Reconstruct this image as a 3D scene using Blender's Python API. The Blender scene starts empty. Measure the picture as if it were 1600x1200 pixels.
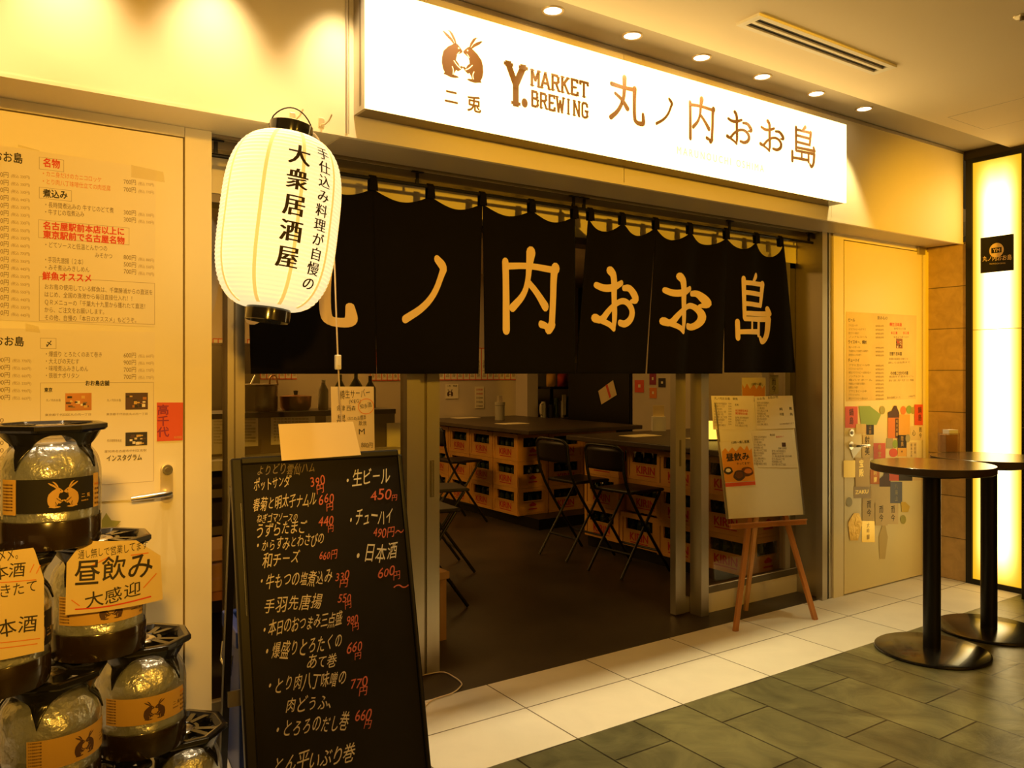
import bpy, bmesh, math, random
import numpy as np
from mathutils import Vector, Matrix, geometry

random.seed(7)
S = bpy.context.scene
COL = S.collection
PI = math.pi

# ------------------------------------------------------------------ camera
CAM_H = 1.475
FOC, CX, CY = 1265.0, 800.0, 583.0          # focal length and principal point in pixels of a 1600 x 1200 frame
YAW = math.radians(55.78)                    # angle between view direction and the shop front
FX, FY = math.cos(YAW), math.sin(YAW)
cd = bpy.data.cameras.new('camera')
cam = bpy.data.objects.new('camera', cd)
COL.objects.link(cam)
cd.sensor_width = 36.0
cd.lens = FOC / 1600.0 * 36.0
cd.shift_y = (CY - 600.0) / 1600.0
cd.clip_start = 0.05
cam.location = (0, 0, CAM_H)
cam.rotation_euler = (PI / 2, 0, YAW - PI / 2)
S.camera = cam

# ------------------------------------------------------------------ world, exposure
W = bpy.data.worlds.new('world')
S.world = W
W.use_nodes = True
W.node_tree.nodes['Background'].inputs[0].default_value = (1.0, 0.62, 0.22, 1)
W.node_tree.nodes['Background'].inputs[1].default_value = 0.035
S.view_settings.view_transform = 'Standard'
S.view_settings.look = 'None'
S.view_settings.exposure = 0.0
S.view_settings.gamma = 1.0

WARM = (1.0, 0.66, 0.25)


def light(kind, name, loc, power, col=WARM, size=0.05, rot=(0, 0, 0), spot=None, blend=0.6, sy=None):
    d = bpy.data.lights.new(name, kind)
    d.energy = power
    d.color = col
    if kind == 'AREA':
        d.size = size
        if sy:
            d.shape = 'RECTANGLE'
            d.size_y = sy
    else:
        d.shadow_soft_size = size
    if spot:
        d.spot_size = math.radians(spot)
        d.spot_blend = blend
    o = bpy.data.objects.new(name, d)
    o.location = loc
    o.rotation_euler = rot
    COL.objects.link(o)
    return o


# shop interior lamps (ceiling lamps of the dining room and the kitchen)
light('AREA', 'kitchen_lamp', (1.2, 6.6, 2.62), 66, (1, .52, .12), 1.6)
light('AREA', 'dining_lamp', (4.0, 7.6, 2.62), 10, (1, .52, .12), .8)
light('AREA', 'window_lamp', (5.4, 4.9, 2.62), 8, (1, .55, .10), .5)


def aim(a, b):
    return (Vector(b) - Vector(a)).to_track_quat('-Z', 'Y').to_euler()


# unseen ceiling lamp behind the viewer; spots added to brighten doors, fascia and header
light('SPOT', 'fill_spot', (-0.6, -2.4, 2.85), 930, (1, .50, .055), .15, rot=aim((-.6, -2.4, 2.85), (.15, 3.2, 1.55)), spot=32, blend=.9)
light('AREA', 'passage_lamp', (2.2, -2.6, 2.97), 70, (1, .49, .04), .5)
light('SPOT', 'fill_spot', (1.6, -2.6, 2.75), 760, (1, .49, .02), .12, rot=aim((1.6, -2.6, 2.75), (2.8, 3.2, 2.3)), spot=33, blend=.7)
light('SPOT', 'fill_spot', (3.2, -2.6, 2.6), 1500, (1, .475, .0), .12, rot=aim((3.2, -2.6, 2.6), (5.45, 3.0, 2.0)), spot=23, blend=.8)


# ------------------------------------------------------------------ picture -> place helpers
def ray(p):
    u = (p[0] - CX) / FOC
    v = (CY - p[1]) / FOC
    return Vector((FX + FY * u, FY - FX * u, v))


EYE = Vector((0, 0, CAM_H))


class Pl:
    """A plane: origin, normal towards the viewer."""
    def __init__(self, o, n):
        self.o = Vector(o)
        self.n = Vector(n).normalized()

    def at(self, p, off=0.0):
        r = ray(p)
        t = ((self.o + self.n * off) - EYE).dot(self.n) / r.dot(self.n)
        return EYE + r * t


def PY(y):
    return Pl((0, y, 0), (0, -1, 0))


def PX(x):
    return Pl((x, 0, 0), (-1, 0, 0))


def PZ(z):
    return Pl((0, 0, z), (0, 0, 1))


def depth(P):
    return (P - EYE).dot(Vector((FX, FY, 0)))


# ------------------------------------------------------------------ materials
MATS = {}


def mat(name, col, rough=.6, metal=0, emit=None, es=1.0, noise=None, bump=None, spec=.5, coat=0, trans=0, alpha=None):
    if name in MATS:
        return MATS[name]
    m = bpy.data.materials.new(name)
    m.use_nodes = True
    nt = m.node_tree
    b = nt.nodes['Principled BSDF']
    b.inputs['Base Color'].default_value = (*col, 1)
    b.inputs['Roughness'].default_value = rough
    b.inputs['Metallic'].default_value = metal
    b.inputs['Specular IOR Level'].default_value = spec
    if coat:
        b.inputs['Coat Weight'].default_value = coat
    if trans:
        b.inputs['Transmission Weight'].default_value = trans
    if emit:
        b.inputs['Emission Color'].default_value = (*emit, 1)
        b.inputs['Emission Strength'].default_value = es
    tc = None
    if noise or bump:
        tc = nt.nodes.new('ShaderNodeTexCoord')
    if noise:                       # (scale, amount, stretch)
        n = nt.nodes.new('ShaderNodeTexNoise')
        n.inputs['Scale'].default_value = noise[0]
        n.inputs['Detail'].default_value = 6
        mp = nt.nodes.new('ShaderNodeMapping')
        if len(noise) > 2:
            mp.inputs['Scale'].default_value = noise[2]
        nt.links.new(tc.outputs['Object'], mp.inputs[0])
        nt.links.new(mp.outputs[0], n.inputs['Vector'])
        r = nt.nodes.new('ShaderNodeValToRGB')
        a = noise[1]
        r.color_ramp.elements[0].position = .3
        r.color_ramp.elements[1].position = .7
        r.color_ramp.elements[0].color = (*[c * (1 - a) for c in col], 1)
        r.color_ramp.elements[1].color = (*[min(1, c * (1 + a)) for c in col], 1)
        nt.links.new(n.outputs[0], r.inputs[0])
        nt.links.new(r.outputs[0], b.inputs['Base Color'])
    if bump:                        # (scale, strength, distance)
        n = nt.nodes.new('ShaderNodeTexNoise')
        n.inputs['Scale'].default_value = bump[0]
        n.inputs['Detail'].default_value = 5
        nt.links.new(tc.outputs['Object'], n.inputs['Vector'])
        bp = nt.nodes.new('ShaderNodeBump')
        bp.inputs['Strength'].default_value = bump[1]
        bp.inputs['Distance'].default_value = bump[2]
        nt.links.new(n.outputs[0], bp.inputs['Height'])
        nt.links.new(bp.outputs[0], b.inputs['Normal'])
    MATS[name] = m
    return m


def emat(name, col, s):
    if name in MATS:
        return MATS[name]
    m = bpy.data.materials.new(name)
    m.use_nodes = True
    nt = m.node_tree
    nt.nodes.clear()
    e = nt.nodes.new('ShaderNodeEmission')
    e.inputs[0].default_value = (*col, 1)
    e.inputs[1].default_value = s
    o = nt.nodes.new('ShaderNodeOutputMaterial')
    nt.links.new(e.outputs[0], o.inputs[0])
    MATS[name] = m
    return m


def glassmat(name, tint=(1, 1, 1), ior=1.45, rough=.0, haze=0.0, hazecol=(.8, .8, .8), bump=None):
    """Thin clear sheet: transparent plus Fresnel gloss, optionally a little milky."""
    m = bpy.data.materials.new(name)
    m.use_nodes = True
    nt = m.node_tree
    nt.nodes.clear()
    t = nt.nodes.new('ShaderNodeBsdfTransparent')
    t.inputs[0].default_value = (*tint, 1)
    g = nt.nodes.new('ShaderNodeBsdfGlossy')
    g.inputs['Roughness'].default_value = rough
    lw = nt.nodes.new('ShaderNodeLayerWeight')
    lw.inputs['Blend'].default_value = .5
    pw = nt.nodes.new('ShaderNodeMath'); pw.operation = 'POWER'; pw.inputs[1].default_value = 5
    nt.links.new(lw.outputs['Facing'], pw.inputs[0])
    f = nt.nodes.new('ShaderNodeMath'); f.operation = 'MULTIPLY_ADD'
    f0 = ((ior - 1) / (ior + 1)) ** 2
    f.inputs[1].default_value = 1 - f0; f.inputs[2].default_value = f0
    nt.links.new(pw.outputs[0], f.inputs[0])
    x = nt.nodes.new('ShaderNodeMixShader')
    nt.links.new(f.outputs[0], x.inputs[0])
    src = t
    if haze:
        d = nt.nodes.new('ShaderNodeBsdfDiffuse')
        d.inputs[0].default_value = (*hazecol, 1)
        x2 = nt.nodes.new('ShaderNodeMixShader')
        x2.inputs[0].default_value = haze
        nt.links.new(t.outputs[0], x2.inputs[1])
        nt.links.new(d.outputs[0], x2.inputs[2])
        src = x2
    nt.links.new(src.outputs[0], x.inputs[1])
    nt.links.new(g.outputs[0], x.inputs[2])
    if bump:
        tc = nt.nodes.new('ShaderNodeTexCoord')
        n = nt.nodes.new('ShaderNodeTexNoise')
        n.inputs['Scale'].default_value = bump[0]
        nt.links.new(tc.outputs['Object'], n.inputs['Vector'])
        bp = nt.nodes.new('ShaderNodeBump')
        bp.inputs['Strength'].default_value = bump[1]
        bp.inputs['Distance'].default_value = .01
        nt.links.new(n.outputs[0], bp.inputs['Height'])
        nt.links.new(bp.outputs[0], g.inputs['Normal'])
    o = nt.nodes.new('ShaderNodeOutputMaterial')
    nt.links.new(x.outputs[0], o.inputs[0])
    MATS[name] = m
    return m


def floormat(name, c1, c2, mortar, bw, rh, off, ox, oy, swap, rough, ms=.004, bump=.3, nscale=6, namt=.5, bumpd=.004, warp=.6):
    m = bpy.data.materials.new(name)
    m.use_nodes = True
    nt = m.node_tree
    L = nt.links.new
    b = nt.nodes['Principled BSDF']
    tc = nt.nodes.new('ShaderNodeTexCoord')
    sp = nt.nodes.new('ShaderNodeSeparateXYZ')
    cb = nt.nodes.new('ShaderNodeCombineXYZ')
    L(tc.outputs['Object'], sp.inputs[0])
    ax = nt.nodes.new('ShaderNodeMath'); ax.operation = 'ADD'; ax.inputs[1].default_value = ox
    ay = nt.nodes.new('ShaderNodeMath'); ay.operation = 'ADD'; ay.inputs[1].default_value = oy
    L(sp.outputs['X'], ax.inputs[0]); L(sp.outputs['Y'], ay.inputs[0])
    L((ay if swap else ax).outputs[0], cb.inputs[0])
    L((ax if swap else ay).outputs[0], cb.inputs[1])
    br = nt.nodes.new('ShaderNodeTexBrick')
    br.offset = off
    br.inputs['Color1'].default_value = (*c1, 1)
    br.inputs['Color2'].default_value = (*c2, 1)
    br.inputs['Mortar'].default_value = (*mortar, 1)
    br.inputs['Scale'].default_value = 1
    br.inputs['Mortar Size'].default_value = ms
    br.inputs['Mortar Smooth'].default_value = .1
    br.inputs['Brick Width'].default_value = bw
    br.inputs['Row Height'].default_value = rh
    L(cb.outputs[0], br.inputs[0])
    n = nt.nodes.new('ShaderNodeTexNoise')
    n.inputs['Scale'].default_value = nscale
    n.inputs['Detail'].default_value = 11
    n.inputs['Roughness'].default_value = .58
    n.inputs['Distortion'].default_value = warp
    L(tc.outputs['Object'], n.inputs[0])
    r = nt.nodes.new('ShaderNodeMapRange')
    r.inputs[1].default_value = .3; r.inputs[2].default_value = .7
    r.inputs[3].default_value = 1 - namt; r.inputs[4].default_value = 1 + namt
    L(n.outputs[0], r.inputs[0])
    mx = nt.nodes.new('ShaderNodeVectorMath'); mx.operation = 'SCALE'
    L(br.outputs[0], mx.inputs[0]); L(r.outputs[0], mx.inputs['Scale'])
    L(mx.outputs[0], b.inputs['Base Color'])
    b.inputs['Roughness'].default_value = rough
    h = nt.nodes.new('ShaderNodeMath'); h.operation = 'SUBTRACT'
    hn = nt.nodes.new('ShaderNodeMath'); hn.operation = 'MULTIPLY'; hn.inputs[1].default_value = bump
    L(n.outputs[0], hn.inputs[0]); L(hn.outputs[0], h.inputs[0]); L(br.outputs['Fac'], h.inputs[1])
    bp = nt.nodes.new('ShaderNodeBump')
    bp.inputs['Strength'].default_value = 1
    bp.inputs['Distance'].default_value = bumpd
    L(h.outputs[0], bp.inputs['Height']); L(bp.outputs[0], b.inputs['Normal'])
    MATS[name] = m
    return m


# painted metal, paper, ink ...
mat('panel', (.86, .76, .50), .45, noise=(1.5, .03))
mat('doorpaint', (.86, .75, .46), .4, noise=(2, .02))
mat('alu', (.55, .5, .4), .35, .85)
mat('alu_dark', (.22, .18, .12), .4, .8)
mat('steel', (.8, .78, .74), .25, 1)
mat('black', (.008, .0065, .006), .35, spec=.35)
mat('blackmatte', (.010, .008, .008), .8)
mat('blackpl', (.010, .009, .009), .22, coat=.3)
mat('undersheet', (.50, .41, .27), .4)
mat('rightdoor_lit', (.86, .73, .36), .4, noise=(2, .02))  # yellow light falling on this door is put into its paint colour
mat('tableedge', (.045, .026, .010), .4)
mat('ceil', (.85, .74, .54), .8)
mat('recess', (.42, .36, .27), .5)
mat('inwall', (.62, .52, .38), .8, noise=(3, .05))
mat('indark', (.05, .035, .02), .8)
mat('concrete', (.042, .030, .020), .42, noise=(2.2, .35), bump=(9, .2, .004))
floormat('whitetile', (.74, .68, .58), (.70, .645, .55), (.16, .12, .08), .6, .364, 0, -.256, -2.551, False, .5, .0035, .05, 3, .06, .002)
floormat('slate', (.165, .155, .072), (.10, .095, .046), (.02, .016, .008), .6, .3, .37, -.256, -2.55, True, .35, .004, 1.1, 3.6, .5, .005, 1.2)
floormat('stonewall', (.56, .38, .17), (.50, .34, .15), (.13, .09, .05), 5, .299, 0, 0, 0, False, .6, .003, .1, 12, .15, .002)
mat('wood', (.42, .17, .045), .45, noise=(6, .3, (1, 1, .12)))
mat('woodlight', (.55, .27, .08), .45, noise=(6, .25, (1, 1, .12)))
mat('paper', (.85, .74, .50), .7)
mat('paperold', (.78, .60, .29), .7, noise=(5, .06))
mat('paperwhite', (.86, .82, .72), .6)
mat('wboard', (.88, .79, .56), .3)
mat('goldpaper', (.92, .74, .42), .35, .3, bump=(7, .25, .004))
mat('ink', (.03, .022, .016), .6)
mat('inkgrey', (.22, .15, .08), .7)
mat('inkfaint', (.42, .31, .17), .7)
mat('inkred', (.70, .05, .02), .6)
mat('inkorange', (.75, .22, .03), .6)
mat('chalk', (.74, .62, .40), .9)
mat('chalkwhite', (.82, .76, .62), .9)
mat('chalkred', (.70, .17, .10), .9)
mat('chalkfaint', (.28, .22, .13), .9)
mat('slateboard', (.011, .008, .006), .6, noise=(3, .35), spec=.2)
mat('cloth', (.0065, .005, .006), .95, bump=(300, .3, .001), spec=.08)
mat('clothprint', (.88, .66, .36), .95, bump=(300, .3, .001))
mat('signink', (.12, .045, .008), .6, emit=(.40, .15, .02), es=.5)
mat('signfaint', (.6, .5, .3), .6, emit=(1, .72, .36), es=.8)
mat('crate', (.58, .29, .055), .5, noise=(4, .12))
mat('cratered', (.42, .02, .012), .5)
mat('seatpl', (.012, .007, .006), .4, spec=.3)
mat('topwood', (.055, .036, .022), .4, noise=(5, .3, (.2, 1, 1)))
mat('tabletop', (.115, .065, .022), .2, spec=.8, noise=(4, .15))
mat('bag', (.74, .78, .86), .3, .8, bump=(11, .9, .03))
mat('cup', (.025, .014, .006), .18, coat=.4)
mat('tan', (.66, .40, .09), .55)
mat('tanbright', (.60, .36, .10), .55)
mat('hare', (.09, .04, .025), .6)
mat('blue', (.01, .035, .20), .4)
mat('cardboard', (.40, .22, .08), .8)
mat('lanternblack', (.012, .010, .008), .15, coat=.6)
mat('cord', (.75, .60, .42), .5)
mat('switch', (.85, .78, .62), .4)
mat('potmetal', (.45, .38, .28), .35, .8)
mat('copper', (.45, .20, .08), .35, .9)
mat('bottlegreen', (.02, .03, .012), .1, coat=.5)
mat('bottleclear', (.40, .36, .26), .15)
mat('stickerred', (.72, .09, .03), .5)
mat('rim', (.75, .62, .38), .35, .5)
mat('acrylic_label', (.62, .30, .07), .5)
glassmat('glass', (.90, .88, .80), 1.5)
glassmat('pet', (.93, .92, .88), 1.5, .04, .09, (.68, .72, .78), bump=(9, .25))
glassmat('tape', (.95, .93, .82), 1.3, .2, .12, (.9, .8, .5))
glassmat('acrylic', (.9, .85, .75), 1.45, .02, .12, (.9, .7, .4))
emat('lampwhite', (1, .93, .74), 6)
emat('signface', (1, .65, .225), 4.6)
emat('yellowlamp', (1, .62, .10), 2.2)


def lit_panel(name):
    """Back-lit acrylic: the tube behind it makes the middle brighter than the edges."""
    m = bpy.data.materials.new(name)
    m.use_nodes = True
    nt = m.node_tree
    L = nt.links.new
    nt.nodes.clear()
    tc = nt.nodes.new('ShaderNodeTexCoord')
    sp = nt.nodes.new('ShaderNodeSeparateXYZ')
    L(tc.outputs['Generated'], sp.inputs[0])

    def edge(sock, w):
        a = nt.nodes.new('ShaderNodeMath'); a.operation = 'SUBTRACT'; a.inputs[0].default_value = 1
        L(sock, a.inputs[1])
        mn = nt.nodes.new('ShaderNodeMath'); mn.operation = 'MINIMUM'
        L(sock, mn.inputs[0]); L(a.outputs[0], mn.inputs[1])
        mr = nt.nodes.new('ShaderNodeMapRange'); mr.interpolation_type = 'SMOOTHSTEP'
        mr.inputs[1].default_value = -.02; mr.inputs[2].default_value = w
        L(mn.outputs[0], mr.inputs[0])
        return mr.outputs[0]
    mul = nt.nodes.new('ShaderNodeMath'); mul.operation = 'MULTIPLY'
    L(edge(sp.outputs['Y'], .40), mul.inputs[0])
    L(edge(sp.outputs['Z'], .10), mul.inputs[1])
    cr = nt.nodes.new('ShaderNodeValToRGB')
    cr.color_ramp.elements[0].color = (1, .50, .015, 1)
    cr.color_ramp.elements[1].color = (1, .76, .34, 1)
    L(mul.outputs[0], cr.inputs[0])
    st = nt.nodes.new('ShaderNodeMapRange')
    st.inputs[3].default_value = 1.0; st.inputs[4].default_value = 5.4
    L(mul.outputs[0], st.inputs[0])
    e = nt.nodes.new('ShaderNodeEmission')
    L(cr.outputs[0], e.inputs[0]); L(st.outputs[0], e.inputs[1])
    o = nt.nodes.new('ShaderNodeOutputMaterial')
    L(e.outputs[0], o.inputs[0])
    MATS[name] = m


lit_panel('litpanel')


def paper_lantern_mat():
    m = mat('lanternpaper', (.85, .76, .52), .8, emit=(1, .80, .42), es=.86)
    return m


paper_lantern_mat()
mat('lanternseam', (.75, .60, .30), .8, emit=(1, .62, .16), es=.66)
mat('lanternink', (.03, .02, .01), .8)


# ------------------------------------------------------------------ mesh builder
class MB:
    def __init__(s, M=None):
        s.v = []; s.f = []; s.fm = []; s.slots = []; s.M = M

    def slot(s, name):
        if name not in s.slots:
            s.slots.append(name)
        return s.slots.index(name)

    def add(s, verts, faces, m):
        k = len(s.v)
        if s.M is not None:
            verts = [s.M @ Vector(p) for p in verts]
        s.v.extend(tuple(p) for p in verts)
        i = s.slot(m)
        for f in faces:
            s.f.append([k + a for a in f])
            s.fm.append(i)
        return s

    def box(s, a, b, m):
        x0, y0, z0 = [min(p, q) for p, q in zip(a, b)]
        x1, y1, z1 = [max(p, q) for p, q in zip(a, b)]
        return s.add([(x0, y0, z0), (x1, y0, z0), (x1, y1, z0), (x0, y1, z0), (x0, y0, z1), (x1, y0, z1), (x1, y1, z1), (x0, y1, z1)],
                     [(0, 3, 2, 1), (4, 5, 6, 7), (0, 1, 5, 4), (1, 2, 6, 5), (2, 3, 7, 6), (3, 0, 4, 7)], m)

    def hexa(s, q, d, m):
        """A quad q (4 points) given thickness d (vector)."""
        d = Vector(d)
        a = [Vector(p) for p in q]
        b = [p + d for p in a]
        return s.add(a + b, [(0, 1, 2, 3), (7, 6, 5, 4), (0, 4, 5, 1), (1, 5, 6, 2), (2, 6, 7, 3), (3, 7, 4, 0)], m)

    def bar(s, p, q, w, h, m, up=(0, 0, 1)):
        p = Vector(p); q = Vector(q)
        d = (q - p).normalized()
        u = d.cross(Vector(up))
        if u.length < 1e-4:
            u = d.cross(Vector((1, 0, 0)))
        u.normalize()
        v = u.cross(d)
        u = u * w / 2; v = v * h / 2
        return s.add([p - u - v, p + u - v, p + u + v, p - u + v, q - u - v, q + u - v, q + u + v, q - u + v],
                     [(0, 3, 2, 1), (4, 5, 6, 7), (0, 1, 5, 4), (1, 2, 6, 5), (2, 3, 7, 6), (3, 0, 4, 7)], m)

    def tube(s, pts, r, m, n=10, closed=False, caps=True):
        pts = [Vector(p) for p in pts]
        N = len(pts)
        vs = []; fs = []
        prev = None
        for i, p in enumerate(pts):
            a = pts[i - 1] if (i > 0 or closed) else pts[i]
            b = pts[(i + 1) % N] if (i < N - 1 or closed) else pts[i]
            t = (b - a).normalized()
            if prev is None:
                u = t.cross(Vector((0, 0, 1)))
                if u.length < 1e-3:
                    u = t.cross(Vector((1, 0, 0)))
            else:
                u = prev - t * prev.dot(t)
            u.normalize(); prev = u
            w = t.cross(u)
            rr = r[i] if isinstance(r, (list, tuple)) else r
            for k in range(n):
                c = 2 * PI * k / n
                vs.append(p + (u * math.cos(c) + w * math.sin(c)) * rr)
        M = N if closed else N - 1
        for i in range(M):
            j = (i + 1) % N
            for k in range(n):
                l = (k + 1) % n
                fs.append((i * n + k, i * n + l, j * n + l, j * n + k))
        if caps and not closed:
            fs.append(tuple(range(n))[::-1])
            fs.append(tuple((N - 1) * n + k for k in range(n)))
        return s.add(vs, fs, m)

    def lathe(s, prof, m, c=(0, 0, 0), n=32, a0=0.0, a1=2 * PI, caps=False):
        full = abs(a1 - a0 - 2 * PI) < 1e-6
        K = n if full else n + 1
        vs = []; fs = []
        for r, z in prof:
            for k in range(K):
                a = a0 + (a1 - a0) * k / n
                vs.append((c[0] + r * math.cos(a), c[1] + r * math.sin(a), c[2] + z))
        for i in range(len(prof) - 1):
            for k in range(n):
                l = (k + 1) % K
                fs.append((i * K + k, i * K + l, (i + 1) * K + l, (i + 1) * K + k))
        if caps:
            fs.append(tuple(range(K))[::-1])
            fs.append(tuple((len(prof) - 1) * K + k for k in range(K)))
        return s.add(vs, fs, m)

    def cyl(s, c, r, h, m, n=28):
        return s.lathe([(r, 0), (r, h)], m, c, n, caps=True)

    def grid(s, fn, nu, nv, m):
        vs = [fn(i / nu, j / nv) for j in range(nv + 1) for i in range(nu + 1)]
        fs = [(j * (nu + 1) + i, j * (nu + 1) + i + 1, (j + 1) * (nu + 1) + i + 1, (j + 1) * (nu + 1) + i) for j in range(nv) for i in range(nu)]
        return s.add(vs, fs, m)

    def place(s, g2, fn, m, maxe=None):
        """Put 2D faces through fn; a third coordinate is a lift off the surface in metres."""
        v, f = g2
        if maxe:
            v, f = subdiv(v, f, maxe)
        out = []
        for q in v:
            P = Vector(fn(q[0], q[1]))
            if len(q) > 2 and q[2]:
                e = 1e-3
                N = (Vector(fn(q[0] + e, q[1])) - P).cross(Vector(fn(q[0], q[1] + e)) - P)
                if N.length > 0:
                    P = P + N.normalized() * q[2]
            out.append(P)
        return s.add(out, f, m)

    def build(s, name, parent=None, smooth=False, bevel=0, solid=0, angle=40):
        me = bpy.data.meshes.new(name)
        me.from_pydata([tuple(p) for p in s.v], [], s.f)
        for nm in s.slots:
            me.materials.append(MATS[nm])
        me.polygons.foreach_set('material_index', s.fm)
        if smooth:
            me.polygons.foreach_set('use_smooth', [True] * len(s.f))
            bm = bmesh.new(); bm.from_mesh(me)
            lim = math.radians(angle)
            for e in bm.edges:
                if len(e.link_faces) == 2 and e.calc_face_angle(0) > lim:
                    e.smooth = False
            bm.to_mesh(me); bm.free()
        me.update()
        o = bpy.data.objects.new(name, me)
        COL.objects.link(o)
        if parent:
            o.parent = parent
        if bevel:
            b = o.modifiers.new('bevel', 'BEVEL')
            b.width = bevel; b.segments = 2; b.limit_method = 'ANGLE'; b.angle_limit = math.radians(40)
        if solid:
            b = o.modifiers.new('solid', 'SOLIDIFY')
            b.thickness = solid; b.offset = 0
        return o


def subdiv(v, f, maxe):
    bm = bmesh.new()
    vs = [bm.verts.new((q[0], q[1], q[2] if len(q) > 2 else 0)) for q in v]
    for t in f:
        try:
            bm.faces.new([vs[i] for i in t])
        except ValueError:
            pass
    for _ in range(8):
        es = [e for e in bm.edges if e.calc_length() > maxe]
        if not es:
            break
        bmesh.ops.subdivide_edges(bm, edges=es, cuts=1, use_grid_fill=False)
        bmesh.ops.triangulate(bm, faces=bm.faces[:])
    bm.verts.index_update()
    out = ([(p.co.x, p.co.y, p.co.z) for p in bm.verts], [[q.index for q in t.verts] for t in bm.faces])
    bm.free()
    return out


# ------------------------------------------------------------------ lettering
GL = {}
LIFT = 6e-5                                   # keeps overlapping ink from lying in one plane


def glyph(ch, off=0.0):
    k = (ch, off)
    if k in GL:
        return GL[k]

    def ev(body):
        c = bpy.data.curves.new('t', 'FONT')
        c.body = body; c.size = 1; c.offset = off; c.resolution_u = 3
        o = bpy.data.objects.new('t', c)
        COL.objects.link(o)
        dg = bpy.context.evaluated_depsgraph_get(); dg.update()
        e = o.evaluated_get(dg)
        me = e.to_mesh()
        v = [tuple(p.co[:2]) for p in me.vertices]
        f = [list(p.vertices) for p in me.polygons]
        e.to_mesh_clear()
        bpy.data.objects.remove(o); bpy.data.curves.remove(c)
        return v, f
    v, f = ev(ch)
    if ord(ch) < 256 and v:
        w, _ = ev(ch + ch)
        adv = max(p[0] for p in w) - max(p[0] for p in v)
    elif ch == ' ':
        adv = .35
    else:
        adv = 1.0
    GL[k] = (v, f, adv)
    return GL[k]


def text2(txt, off=0.0, jit=0.0, vertical=False, gap=0.0, sx=1.0):
    """Lettering as 2D triangles, em = 1; off > 0 makes it bolder. Returns (verts, faces), length."""
    V = []; F = []; x = 0.0
    if isinstance(off, tuple):
        strikes = [(off[0] * k / 3, 0) for k in (-3, -1, 1, 3)]
    else:
        strikes = [(0, 0)] if off <= .001 else [(off, 0), (-off, 0), (0, off), (0, -off)]
    for ch in txt:
        v, f, a = glyph(ch)
        r = random.uniform(-jit, jit); dy = random.uniform(-jit, jit) * .5; sc = 1 + random.uniform(-jit, jit) * .8
        c, s_ = math.cos(r), math.sin(r)
        for si, (ex, ey) in enumerate(strikes):
            k = len(V)
            for px, py in v:
                px2, py2 = (px + ex - a / 2) * sc * sx, (py + ey - .36) * sc
                qx, qy = px2 * c - py2 * s_, px2 * s_ + py2 * c
                if vertical:
                    if ch == 'ー':
                        qx, qy = -qy, qx
                    V.append((qx, qy - x - .5, si * LIFT))
                else:
                    V.append((qx + x + a * sx / 2, qy + .36 + dy, si * LIFT))
            F.extend([[k + i for i in t] for t in f])
        x += (1.0 if vertical else a * sx) + gap
    return (V, F), x - gap


def fit(m, txt, pl, l, r, h, ink, off=0.0006, bold=0.0, jit=0.0, fitw=True):
    """Write txt on plane pl along the baseline that runs from picture point l to r; h = em height in picture pixels."""
    P0 = pl.at(l, off); P1 = pl.at(r, off)
    u = (P1 - P0).normalized()
    v = pl.n.cross(u)
    size = h * depth(P0) / FOC
    g, w = text2(txt, bold, jit)
    sx = (P1 - P0).length / max(w, 1e-6) if fitw else size
    m.place(g, lambda x, y: P0 + u * (x * sx) + v * (y * size), ink)


def line(m, txt, pl, l, h, ink, **k):
    """Like fit but natural width, baseline horizontal in the place."""
    P0 = pl.at(l, .0006)
    u = Vector((0, 0, 1)).cross(pl.n).normalized()
    v = pl.n.cross(u)
    size = h * depth(P0) / FOC
    g, w = text2(txt, k.get('bold', 0), k.get('jit', 0))
    s = k.get('sx', 1)
    m.place(g, lambda x, y: P0 + u * (x * size * s) + v * (y * size), ink)


def vert(m, txt, pl, c, h, ink, bold=0, jit=0, pitch=1.0, sx=1.0):
    """Vertical writing: c = top centre in the picture, h = character height in pixels."""
    P0 = pl.at(c, .0006)
    u = Vector((0, 0, 1)).cross(pl.n).normalized()
    v = pl.n.cross(u)
    size = h * depth(P0) / FOC
    g, w = text2(txt, bold, jit, True, pitch - 1)
    m.place(g, lambda x, y: P0 + u * (x * size * sx) + v * (y * size), ink)


def stroke2(pts, w, n=10, square=False):
    """A brush stroke as 2D faces: pts polyline, w width or widths."""
    if not isinstance(w, (list, tuple)):
        w = [w] * len(pts)
    if not square:                      # smooth the polyline a little
        P = [Vector(p) for p in pts]; Wd = list(w)
        for _ in range(2):
            Q = [P[0]]; X = [Wd[0]]
            for i in range(len(P) - 1):
                Q += [P[i] * .75 + P[i + 1] * .25, P[i] * .25 + P[i + 1] * .75]
                X += [Wd[i] * .75 + Wd[i + 1] * .25, Wd[i] * .25 + Wd[i + 1] * .75]
            Q.append(P[-1]); X.append(Wd[-1])
            if len(P) > 2:
                P, Wd = Q, X
        pts = [(p.x, p.y) for p in P]; w = Wd
    N = len(pts)
    L = []; R = []
    for i, p in enumerate(pts):
        a = Vector(pts[max(i - 1, 0)]); b = Vector(pts[min(i + 1, N - 1)])
        t = (b - a)
        if t.length < 1e-9:
            t = Vector((1, 0))
        t.normalize()
        nx, ny = -t.y * w[i] / 2, t.x * w[i] / 2
        L.append((p[0] + nx, p[1] + ny)); R.append((p[0] - nx, p[1] - ny))
    V = L + R
    F = [[i, i + 1, N + i + 1, N + i] for i in range(N - 1)]
    if not square:
        for i in (0, N - 1):
            k = len(V)
            L_ = LIFT * (1 if i == 0 else 2)
            V.append((pts[i][0], pts[i][1], L_))
            V += [(pts[i][0] + w[i] / 2 * math.cos(2 * PI * j / n), pts[i][1] + w[i] / 2 * math.sin(2 * PI * j / n), L_) for j in range(n)]
            F += [[k, k + 1 + j, k + 1 + (j + 1) % n] for j in range(n)]
    return V, F


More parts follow.
